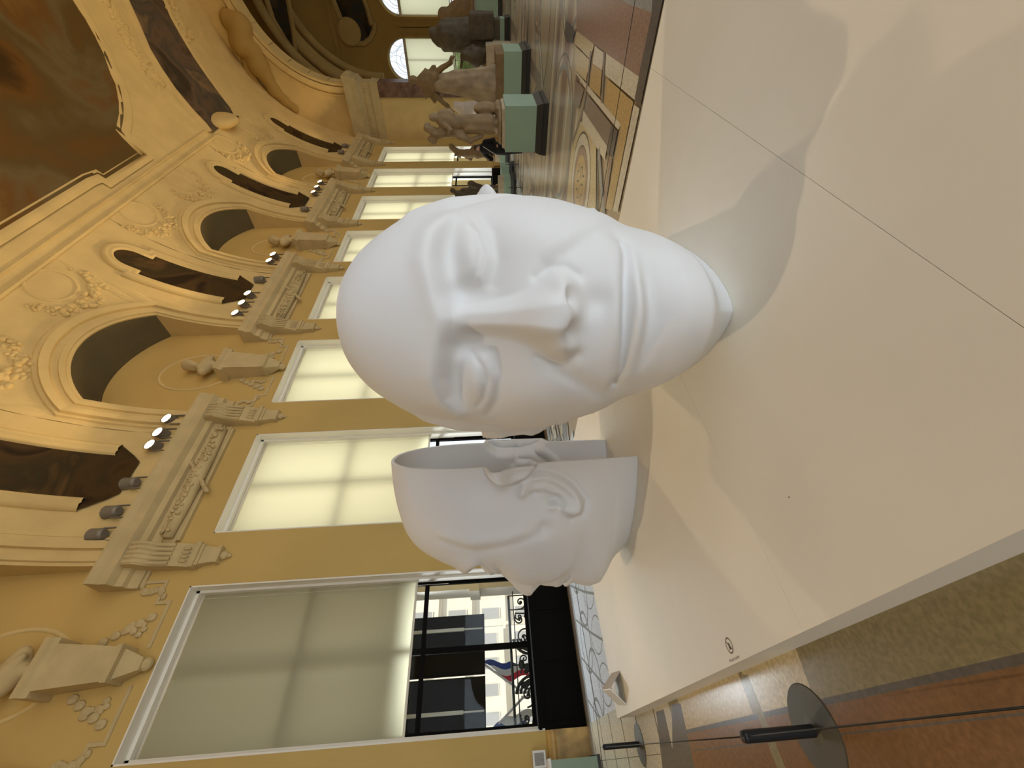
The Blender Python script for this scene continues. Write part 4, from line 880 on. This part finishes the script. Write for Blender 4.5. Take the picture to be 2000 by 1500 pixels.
# --- man and child
q = Q(860, 260, 11.11, 19.0)
pr = [('e', q(265, 1245), (.10, .11, .11)), ('c', q(300, 1270), q(370, 1310), .08, .07), ('c', q(390, 1330), q(600, 1330), .16, .16), ('c', q(420, 1420), q(650, 1400), .07, .07), ('c', q(600, 1320), q(820, 1280), .17, .14), ('e', q(670, 1100), (.13, .13, .16)), ('c', q(700, 1130), q(900, 1180), .13, .11), ('c', q(480, 1240), q(690, 1200), .08, .06), ('c', q(650, 1400), q(860, 1360), .06, .05), ('c', q(820, 1270), q(1000, 1170), .12, .08), ('c', q(1000, 1170), q(1270, 1170), .09, .06), ('c', q(820, 1300), q(1040, 1280), .11, .08), ('c', q(1040, 1280), q(1270, 1290), .08, .06), ('b', q(1180, 1340, .1), (.1, .12, .16), .04), ('e', q(1265, 1230), (.25, .2, .05))]
statue('dark bronze statue of a man bending over a child, beside the front head', pr, M_ST4, .025, (-7.64, -7.0, 18.65, 19.35, .54, .79), M_BASE, .06, sc=1.06)
# --- small white seated statue seen between the two near groups
q = Q(740, 0, 5.882, 27)
pr = [('e', q(890, 1220), (.22, .2, .22)), ('c', q(930, 1230), q(1020, 1260), .25, .34), ('e', q(1000, 1290), (.4, .35, .42)), ('c', q(1040, 1240), q(1300, 1230), .3, .34), ('e', q(1320, 1230), (.5, .4, .2))]
statue('white plaster bust like figure far behind, between couple and striding woman', pr, M_ST3, .05, tuple(list(sorted((ony(900, 236, 27)[0], ony(900, 200, 27)[0]))) + [26.5, 27.6, .8, .86]), M_ST3, .12)
b = MB().box(*sorted((ony(900, 236, 27)[0], ony(900, 200, 27)[0])), 26.5, 27.6, 0, .8); tag(b.build('stone_block', M_ST3), 'pale stone block under the distant white statue', 'block')
# ================================================================= VISITOR in black
M_COAT = mat('black_cloth', (.006, .005, .005), rough=.8); M_SKIN = mat('skin', (.45, .27, .19), rough=.5); M_HAIR = mat('dark_brown_hair', (.035, .015, .009), rough=.5)
t = thing('person', 'visitor in black with brown hair and a shoulder strap, standing behind the couple statue', 'person', (-4.78, 15.6, 0))
px, py = -4.78, 15.6
pr = [('e', (px, py, 1.60), (.078, .095, .112)), ('c', (px, py, 1.48), (px, py, 1.40), .052, .06), ('c', (px, py, 1.36), (px, py, 1.05), .15, .13), ('c', (px - .16, py, 1.36), (px + .16, py, 1.36), .06, .06), ('c', (px, py, 1.0), (px, py, .9), .15, .16),
 ('c', (px - .09, py, .88), (px - .10, py + .02, .48), .085, .06), ('c', (px - .10, py + .02, .48), (px - .10, py, .08), .055, .04), ('c', (px + .09, py, .88), (px + .10, py - .02, .48), .085, .06), ('c', (px + .10, py - .02, .48), (px + .10, py, .08), .055, .04),
 ('c', (px - .10, py - .06, .04), (px - .10, py + .06, .04), .04, .04), ('c', (px + .10, py - .14, .04), (px + .10, py + .04, .04), .035, .04),
 ('c', (px + .20, py, 1.34), (px + .26, py - .02, 1.06), .05, .042), ('c', (px + .26, py - .02, 1.06), (px + .16, py - .22, .95), .04, .03),
 ('c', (px - .20, py, 1.34), (px - .33, py - .04, 1.14), .05, .045), ('c', (px - .33, py - .04, 1.14), (px - .30, py - .22, 1.26), .042, .03), ('e', (px, py - .1, 1.585), (.018, .028, .02))]
for s_ in (-1, 1):
    hx, hy, hz = (px + .15, py - .25, .94) if s_ > 0 else (px - .295, py - .25, 1.29)
    pr.append(('e', (hx, hy, hz), (.035, .045, .022), .02))
    for f_ in range(4): pr.append(('c', (hx + (f_ - 1.5) * .018, hy - .03, hz), (hx + (f_ - 1.5) * .02, hy - .085 - .01 * (f_ in (1, 2)), hz - .015), .009, .007, .01))
    pr.append(('c', (hx - .03 * s_, hy, hz), (hx - .055 * s_, hy - .04, hz), .010, .008, .012))
V, F = sdf(pr, .012, .03); rel(np_mesh('body', V, F, M_SKIN), t)
pr = [('c', (px, py, 1.38), (px, py, 1.0), .17, .17), ('c', (px - .17, py, 1.36), (px + .17, py, 1.36), .075, .075), ('c', (px, py, 1.0), (px, py, .62), .19, .22), ('c', (px + .21, py, 1.34), (px + .265, py - .02, 1.06), .066, .058), ('c', (px + .265, py - .02, 1.06), (px + .17, py - .20, .96), .054, .045),
 ('c', (px - .21, py, 1.34), (px - .335, py - .04, 1.14), .066, .06), ('c', (px - .335, py - .04, 1.14), (px - .305, py - .18, 1.23), .055, .045), ('c', (px, py, 1.44), (px, py, 1.40), .075, .1),
 ('c', (px - .09, py, .7), (px - .10, py, .1), .11, .07), ('c', (px + .09, py, .7), (px + .10, py, .1), .11, .07)]
V, F = sdf(pr, .016, .05); rel(np_mesh('coat', V, F, M_COAT), t)
V, F = sdf([('e', (px, py + .02, 1.635), (.10, .115, .105)), ('e', (px, py + .07, 1.54), (.10, .07, .13)), ('e', (px, py - .13, 1.58), (.075, .08, .10), .03, '-')], .012, .03); rel(np_mesh('hair', V, F, M_HAIR), t)
b = MB(); b.tube([(px + .1, py - .15, 1.42), (px - .02, py - .20, 1.2), (px - .16, py - .21, .95), (px - .2, py - .12, .82)], .012, 6); rel(b.build('bag_strap', M_SIGNB), t)
# ================================================================= BUSTS on wall brackets, over every other window
BU = ['pale bust on a wall bracket above the nearest window, at the left edge', 'pale bust in an oval niche above the third window, over the front head', 'pale bust on a bracket beside the brightest lamp', 'smallest pale bust on a bracket, near the gallery corner']
for k, c in enumerate(LUN):
    t = thing('wall_bracket', ['carved bracket under the bust at the left edge', 'carved bracket under the bust in the oval niche', 'carved bracket under the bust beside the brightest lamp', 'carved bracket under the bust near the gallery corner'][k], 'bracket', (XW, c, 9), 'bust brackets')
    b = MB(); b.prism([(0, 9.70), (.52, 9.70), (.55, 9.78), (.60, 9.82), (.60, 9.92), (0, 9.92)], lambda a, z, u: (XW + a, u, z), c - .46, c + .46); rel(b.build('shelf', M_STONE), t)
    b = MB(); b.frustum(XW + .22, c, 8.65, 9.70, .19, .27, .30, .36)
    for s_ in (-1, 1):
        for i in range(6): b.ball((XW + .46 - .02 * i, c + s_ * (.1 + .012 * i), 9.55 - .15 * i), (.05, .08, .055), seg=8, rg=5)
        for i in range(5): b.ball((XW + .02, c + s_ * (.45 + .1 * i), 9.3 - .18 * i), (.05, .09, .10), seg=7, rg=5)
    rel(b.build('body', M_STONE), t)
    b = MB(); b.box(XW, XW + .45, c - .30, c + .30, 8.55, 8.65); b.frustum(XW + .17, c, 8.22, 8.55, .06, .10, .17, .24); b.ball((XW + .12, c, 8.18), (.1, .12, .1), seg=10, rg=6); rel(b.build('pendant', M_STONE, None, False), t)
    y, z, x = c, 9.92, XW + .30
    pr = [('e', (x, y, z + .06), (.14, .17, .07)), ('c', (x, y, z + .1), (x, y, z + .35), .09, .12), ('e', (x, y, z + .50), (.20, .36, .22)), ('c', (x, y - .30, z + .52), (x, y + .30, z + .52), .12, .12), ('c', (x, y, z + .66), (x + .02, y, z + .86), .10, .085), ('e', (x + .05, y + .03, z + 1.03), (.16, .135, .185)), ('e', (x + .20, y + .04, z + 1.0), (.035, .03, .04)), ('e', (x - .02, y + .03, z + 1.10), (.17, .165, .17)), ('e', (x - .1, y + .03, z + .93), (.1, .15, .14)), ('c', (x + .12, y - .2, z + .6), (x + .14, y + .2, z + .35), .07, .06)]
    V, F = sdf(pr, .03, .06); t2 = thing('bust', BU[k], 'bust', (x, y, z), 'busts along the gallery wall'); rel(np_mesh('figure', V, F, M_STONE), t2)
    b = MB(); n_ = 28; b.sweep([(XW + .002, c + .78 * math.cos(2 * PI * i / n_), 10.85 + 1.15 * math.sin(2 * PI * i / n_)) for i in range(n_)], [(1, 0, 0)] * n_, [(-.04, 0), (-.03, .03), (.03, .03), (.05, 0)], closed=True); b.build('stucco_oval', M_PLAS, bpy.data.objects['wall_left'], True)
# ================================================================= SPOTLIGHTS on the cornices
M_FIX = mat('grey_lamp_housing', (.23, .21, .17), rough=.5, metal=.2); M_LED = mat('warm_lamp_glass', (1, .9, .7), emit=(1, .78, .42), estr=70)
SP = [(4.45, 0), (5.0, 0), (5.75, 0), (6.85, 1), (7.25, 1), (7.72, 1), (12.5, 1), (13.1, 1), (13.7, 1), (14.75, 0), (16.05, 1), (16.55, 1), (21.1, 0), (22.98, 1), (23.66, 1), (24.35, 1), (29.4, 0), (30.6, 0)]
SPL = {1: 'lit', 0: 'unlit'}
where = lambda y: 'cornice nearest the camera' if y < 9 else 'second cornice' if y < 18 else 'third cornice' if y < 26 else 'last cornice'
cnt = {}
for y, on in SP:
    w = where(y); key = (w, on); cnt[key] = cnt.get(key, 0) + 1
    lab = '%s spotlight on the %s, %s of its row from the left' % ('glowing' if on else 'unlit grey', w, ['first', 'second', 'third', 'fourth', 'fifth', 'sixth'][cnt[key] - 1])
    x, z = XW + .36, 9.93; t = thing('spotlight', lab, 'lamp', (x, y, z), 'cornice spotlights')
    b = MB(); b.box(x - .05, x + .05, y - .10, y + .10, z, z + .03)
    for s_ in (-1, 1): b.box(x - .02, x + .02, y + s_ * .15 - .012, y + s_ * .15 + .012, z + .02, z + .42)
    b.box(x - .03, x + .03, y - .16, y + .16, z + .015, z + .04); rel(b.build('bracket', M_FIX), t)
    # housing: a drum tilted up and into the room
    d = Vector((.93, -.28, .22)).normalized() if on else Vector((-.2, 0, 1)).normalized(); u = Vector((0, 1, 0)); v = d.cross(u); cc = Vector((x, y, z + .46)); b = MB(); V = []
    for (s0, r_) in ((-.17, .09), (-.12, .13), (.12, .15), (.16, .16), (.15, .135), (.10, .12)):
        for i in range(16): a = 2 * PI * i / 16; V.append(tuple(cc + d * s0 + (u * math.cos(a) + v * math.sin(a)) * r_))
    b.add(V, [(r * 16 + i, r * 16 + (i + 1) % 16, (r + 1) * 16 + (i + 1) % 16, (r + 1) * 16 + i) for r in range(5) for i in range(16)] + [tuple(range(15, -1, -1))]); rel(b.build('housing', M_FIX, None, False, auto=.6), t)
    b = MB(); b.add([tuple(cc + d * .105 + (u * math.cos(2 * PI * i / 16) + v * math.sin(2 * PI * i / 16)) * .125) for i in range(16)], [tuple(range(16))]); rel(b.build('lens', M_LED if on else mat('dark_lens', (.05, .05, .05), rough=.1)), t)
# ================================================================= OUTSIDE THE NEAR WINDOW
M_IRONB = mat('wrought_iron', (.03, .035, .03), rough=.5, metal=.3); M_DARK = mat('dark_screen', (.010, .0095, .007), rough=.8, spec=.1); M_REFLECT = mat('pale_reflection', (.55, .55, .48), rough=.4)
M_FAC = mat('pale_limestone', (.74, .69, .58), rough=.8, noise=.08, nscale=.4); M_FACW = mat('facade_window', (.38, .38, .37), rough=.5); M_ROOF = mat('zinc_roof', (.30, .33, .38), rough=.5)
XR = -11.2
# dark hanging screens; their pale vertical strips imitate reflections in the glass
for i, (y0, y1, lab) in enumerate(((.42, 1.62, 'dark hanging screen outside the near window, left one with a pale strip imitating a reflection'), (1.66, 2.90, 'dark hanging screen outside the near window, right one with a pale strip imitating a reflection'))):
    t = thing('hanging_screen', lab, 'screen', (XR - .3, (y0 + y1) / 2, 3.6)); b = MB(); b.box(XR - .32, XR - .26, y0, y1, 1.90, 3.62); rel(b.build('panel', M_DARK), t)
    b = MB(); b.box(XR - .34, XR - .24, y0, y1, 1.86, 1.90); b.box(XR - .34, XR - .24, y0, y0 + .03, 1.9, 3.62); rel(b.build('frame', M_BRONZE), t)
    yt = (y0 + y1) / 2 + (.30 if i else -.03); b = MB(); b.box(XR - .26, XR - .21, yt - .035, yt + .035, 2.35, 3.6); b.box(XR - .25, XR - .22, yt - .015, yt + .015, 1.9, 2.35); rel(b.build('tube', M_REFLECT), t)  # pale bar standing in for a reflection in the window pane
# balcony: floor, stone pier, scrolled iron railing
b = MB(); b.box(-14, XW - .75, -3, 34, -.3, .0); b.box(XR - .1, XR + .1, -3, 34, 0, .18); o = st(b.build('terrace', M_FAC))
for c in (3.75, -.35):
    b = MB(); b.box(XR - .35, XR + .30, c - .42, c + .42, 0, 8.68); b.box(XR - .42, XR + .36, c - .5, c + .5, 0, .5); b.box(XR - .40, XR + .34, c - .48, c + .48, 1.95, 2.2)
    tag(b.build('stone_pier', M_FAC), 'stone pier outside the near window on the %s of the iron railing' % ('right' if c > 0 else 'left'), 'pier', 'outside piers')
b = MB(); b.box(-14.6, XW - .76, -2.2, 4.25, 8.7, 9.2); b.box(-14.6, -14.2, -2.2, 4.25, 4.2, 8.7); b.box(-14.2, XW - .76, -2.2, -1.9, 0, 8.7); st(b.build('wall_sky_blocker', M_FAC))  # unseen roof and walls added to keep sky light off the near blind
t = thing('balcony_railing', 'black wrought iron balcony railing with scrollwork outside the near window', 'railing', (XR, 1.7, 0))
b = MB(); b.tube([(XR, .15, 1.24), (XR, 3.2, 1.24)], .03, 8); b.tube([(XR, .15, 1.13), (XR, 3.3, 1.13)], .012, 6); b.tube([(XR, .15, .22), (XR, 3.3, .22)], .02, 6)
for y in (.2, .55, 1.74, 2.88, 3.2): b.tube([(XR, y, .18), (XR, y, 1.24)], .016, 6)
rel(b.build('rails', M_IRONB), t)
def spiral(cy, cz, r0, turns, a0, dirn, n=40, k=.06): return [(XR, cy + r0 * math.exp(-k * 2.2 * i * turns / n * 2) * math.cos(a0 + dirn * 2 * PI * turns * i / n), cz + r0 * math.exp(-k * 2.2 * i * turns / n * 2) * math.sin(a0 + dirn * 2 * PI * turns * i / n)) for i in range(n + 1)]
for cy, sg in ((1.16, 1), (2.30, -1)):
    b = MB()
    for r0, w in ((.44, .034), (.35, .028), (.26, .026), (.18, .022)):
        b.tube(spiral(cy + sg * .05, .74, r0, 1.15, PI * (.5 if sg > 0 else .5), sg * -1, k=.35), [w * (1 - .6 * i / 40) for i in range(41)], 6)
    b.tube([(XR, cy - sg * .5, 1.1), (XR, cy - sg * .48, .8), (XR, cy - sg * .3, .45), (XR, cy + sg * .1, .3), (XR, cy + sg * .45, .3)], .018, 6)
    for q, (y, z) in enumerate(((-.46, .42), (-.42, 1.0), (.45, .95), (.48, .55), (.2, .33))): b.tube(spiral(cy + sg * y, z, .11, 1.4, q, 1 if q % 2 else -1, 26, .35), .017, 5)
    for q in range(5): b.ball((XR, cy + sg * (.40 - .05 * q), .42 + .14 * q), (.02, .07, .09), seg=8, rg=5)
    rel(b.build('scroll_panel', M_IRONB, None, True), t)
b = MB()
for q in range(7): b.ball((XR, 1.74 + .08 * math.sin(q * 2.1), .3 + q * .12), (.03, .10, .07), seg=8, rg=5)
rel(b.build('leaf_ornament', M_IRONB, None, True), t)
for q, (y, z, r0) in enumerate(((.36, .95, .17), (.78, 1.0, .13), (.72, .72, .16), (1.18, .93, .22), (1.55, .72, .14), (2.28, .93, .22), (1.95, .72, .14), (2.66, 1.0, .13), (2.72, .72, .16), (3.04, .95, .17))):
    b = MB(); b.tube(spiral(y, z, r0, 1.5, q, 1 if q % 2 else -1, 30, .3), .018, 5); b.ball((XR, y, z), .03); rel(b.build('scroll', M_IRONB, None, True), t)
# flags on slanting poles
M_POLE = mat('white_pole', (.75, .75, .76), rough=.4)
def flag(y, z, dy, dz, cols, label):
    X = -13.2; t = thing('flag', label, 'flag', (X, y, z)); b = MB(); b.tube([(X, y, z), (X, y + dy, z + dz)], .03, 8); b.tube([(X, y, 0), (X, y, z + .05)], .035, 8); b.ball((X, y + dy, z + dz), .05); rel(b.build('pole', M_POLE, None, True), t)
    for i, c in enumerate(cols):
        P = []
        for j in range(8):
            v = j / 7; row = []
            for q in range(4):
                u = (i + q / 3) / len(cols); s_ = .95 - u * .55
                row.append((X + .05 * math.sin(5 * u + 3 * v), y + dy * s_ + .06 * math.sin(6 * v + 4 * u), z + dz * s_ - v * .75))
            P.append(row)
        b = MB(); b.grid(P); rel(b.build('cloth_band', mat('flag_%s' % c, {'blue': (.05, .09, .35), 'white': (.8, .8, .8), 'red': (.62, .03, .06)}[c], rough=.7), None, True), t)
flag(1.45, .95, .75, 1.1, ['blue', 'white', 'red'], 'blue white and red flag on a slanting pole beyond the railing')
flag(1.35, .95, -.75, 1.0, ['blue', 'white'], 'second flag with blue cloth on a slanting pole, further left beyond the railing')
# street houses opposite
def house(X, y0, y1, z0, z1, label, nwin, nst, seed):
    t = thing('town_house', label, 'building', (X, (y0 + y1) / 2, z0)); b = MB(); b.box(X - 4, X, y0, y1, z0, z1)
    for k in range(nst + 1): z = z0 + (z1 - z0) * k / nst; b.box(X, X + .25, y0, y1, z - .12, z + .12)
    rel(b.build('wall', M_FAC), t)
    b = MB(); b.frustum(X - 2, (y0 + y1) / 2, z1, z1 + 3, 2.1, (y1 - y0) / 2 + .1, 1.2, (y1 - y0) / 2 - .6); rel(b.build('roof', M_ROOF), t)
    dy = (y1 - y0) / nwin; dz = (z1 - z0) / nst
    for i in range(nwin):
        for k in range(nst): y = y0 + dy * (i + .5); z = z0 + dz * k + dz * .2; rel(MB().box(X + .005, X + .06, y - dy * .22, y + dy * .22, z, z + dz * .55).build('window', M_FACW), t)
    b = MB()
    for k in range(1, nst): z = z0 + dz * k + .12; b.box(X + .26, X + .5, y0 + .3, y1 - .3, z, z + .06); b.box(X + .45, X + .5, y0 + .3, y1 - .3, z + .55, z + .62)
    rel(b.build('balcony', M_FAC), t)
house(-42, -14, -2, -6, 14, 'pale stone town house seen through the railing at the left', 6, 6, 1)
house(-44, -1.6, 10, -6, 15, 'pale stone town house seen through the middle of the railing', 6, 6, 2)
house(-46, 10.5, 24, -6, 14, 'pale stone town house seen through the near window at the right', 6, 6, 3)
b = MB(); b.box(-60, -14, -60, 60, -6.2, -6); st(b.build('street', mat('street_paving', (.45, .43, .40), rough=.8)))
# greenery outside the arched windows
rr = random.Random(3)
for i in range(5):
    x = -9 + i * 3.4; t = thing('tree', 'leafy green tree outside the arched windows, number %d from the left' % (i + 1) if False else ['leafy green tree outside the first arched window', 'leafy green tree between the arched windows', 'leafy green tree outside the second arched window', 'leafy green tree right of the arched windows', 'last leafy green tree outside the rotunda'][i], 'tree', (x, 53, 0), 'trees outside the rotunda')
    b = MB(); b.tube([(x, 53, 0), (x + .1, 53, 1.6), (x, 53, 3)], [.16, .13, .08], 8); rel(b.build('trunk', mat('bark', (.12, .09, .06), rough=.9)), t)
    V, F = sdf([('e', (x + rr.uniform(-1, 1), 53 + rr.uniform(-.6, .6), 2.6 + rr.uniform(-1.1, 1.3)), (rr.uniform(.6, 1.0), .8, rr.uniform(.5, .8))) for _ in range(9)], .16, .1); rel(np_mesh('crown', V, F, mat('leaf_green', (.17, .22, .10), rough=.8, noise=.35, nscale=3)), t)
b = MB(); b.box(-30, 30, 46.6, 80, -.3, -.02); st(b.build('lawn', mat('grass_green', (.2, .24, .12), rough=.9)))
# ================================================================= LIGHT
def area(name, loc, tgt, sx, sy, power, col, spread=PI):
    l = bpy.data.lights.new(name, 'AREA'); l.shape = 'RECTANGLE'; l.size = sx; l.size_y = sy; l.energy = power; l.color = col; l.spread = spread
    o = bpy.data.objects.new(name, l); COL.objects.link(o); o.location = loc; d = Vector(tgt) - Vector(loc); o.rotation_euler = d.to_track_quat('-Z', 'Z').to_euler() if abs(d.z) < 1e-6 else d.to_track_quat('-Z', 'Y').to_euler(); return o
COOL = (.76, .89, 1.0); WARM = (1.0, .67, .33)
# daylight through the gallery windows (behind the blinds)
for k, c in enumerate(WC):
    area('daylight_gallery', (XW - 1.35, c, 5.7), (XW, c, 5.6), 2.7, 4.6, PW_BLIND * BLF[k], (1.0, .95, .80))
for c in RC: area('daylight_rotunda', (c, YB + 1.3, 5.5), (c, YB, 5.4), 2.8, 5, PW_ROT, (.92, .97, 1.0))
# daylight through the tall windows of the opposite wall, behind the camera
for c in [-5.5, -1.5, 2.5, 6.5, 10.5, 14.5, 18.5, 22.5, 26.5, 30.5]:
    area('daylight_opposite', (7.9, c, 2.0), (6.9, c, 1.95), 2.7, 3.0, PW_OPP * (1 if c < 7 else .3), COOL)
for x in (1.5, 5.0): area('fill_back', (x, -8.9, 2.0), (x, -7, 1.95), 2.7, 3.0, PW_BACK, COOL)  # cool fill added in front of the windowless back wall to lift the faces
# cornice lamps: warm, washing the vault; both sides of the hall have them
for y in [-2.6, -1.4, 6.85, 7.7, 12.8, 13.7, 16.3, 23.3, 24.2, 31]:
    for sx in (-1, 1):
        l = bpy.data.lights.new('cornice_lamp', 'SPOT'); l.energy = PW_COR if sx > 0 else PW_CORL; l.color = WARM; l.spot_size = 2.15; l.spot_blend = .6; l.shadow_soft_size = .12
        o = bpy.data.objects.new('cornice_lamp', l); COL.objects.link(o); X = XW + .75 if sx < 0 else 6.7
        o.location = (X, y, 10.65); o.rotation_euler = (Vector((-sx * .80, 0, .60))).to_track_quat('-Z', 'Y').to_euler()
# the pair of lamps aimed down at the sculptures
for y, pw in ((-2.4, PW_KEY), (13.4, PW_KEY * 1.0)):
    l = bpy.data.lights.new('sculpture_lamp', 'SPOT'); l.energy = pw; l.color = (1, .80, .56); l.spot_size = .75; l.spot_blend = .7; l.shadow_soft_size = .10
    o = bpy.data.objects.new('sculpture_lamp', l); COL.objects.link(o); o.location = (XW + .8, y, 10.7); o.rotation_euler = (Vector((-1.8, 2.2, .6)) - o.location).to_track_quat('-Z', 'Y').to_euler()
for k, c in enumerate(WC):
    area('daylight_low', (XR + .05, c, 3.75), (-8.2, c, 0), 2.4, .4, PW_LOW, (.86, .94, 1.0), 1.7)
l = bpy.data.lights.new('sun', 'SUN'); l.energy = 4; l.angle = .02; l.color = (1, .95, .86); o = bpy.data.objects.new('sun', l); COL.objects.link(o); o.rotation_euler = Vector((-.55, .1, -.83)).to_track_quat('-Z', 'Y').to_euler()
w = bpy.data.worlds.new('overcast_sky'); S.world = w; w.use_nodes = True; bg = w.node_tree.nodes['Background']; bg.inputs[0].default_value = (.84, .92, 1.0, 1); bg.inputs[1].default_value = SKY
S.view_settings.exposure = EXPO
S.cycles.max_bounces = 7; S.cycles.diffuse_bounces = 5; S.cycles.glossy_bounces = 3; S.cycles.transmission_bounces = 6; S.cycles.transparent_max_bounces = 8
S.cycles.sample_clamp_indirect = 6; S.cycles.use_denoising = True
# ================================================================= CAMERA (held on its side: the photograph's up is the picture's left)
cd = bpy.data.cameras.new('camera'); cam = bpy.data.objects.new('camera', cd); COL.objects.link(cam)
cd.sensor_fit = 'HORIZONTAL'; cd.sensor_width = 36; cd.lens = 805 / 2000 * 36; cd.clip_start = .05; cd.clip_end = 500
rt, dn, fw_ = R @ (1, 0, 0), R @ (0, 1, 0), R @ (0, 0, 1)
mw = Matrix(((dn[0], rt[0], -fw_[0], 0), (dn[1], rt[1], -fw_[1], 0), (dn[2], rt[2], -fw_[2], 1.5), (0, 0, 0, 1)))
cam.matrix_world = mw; S.camera = cam
S.view_settings.view_transform = 'Standard'; S.view_settings.look = 'None'; S.view_settings.gamma = 1; S.view_settings.use_curve_mapping = False
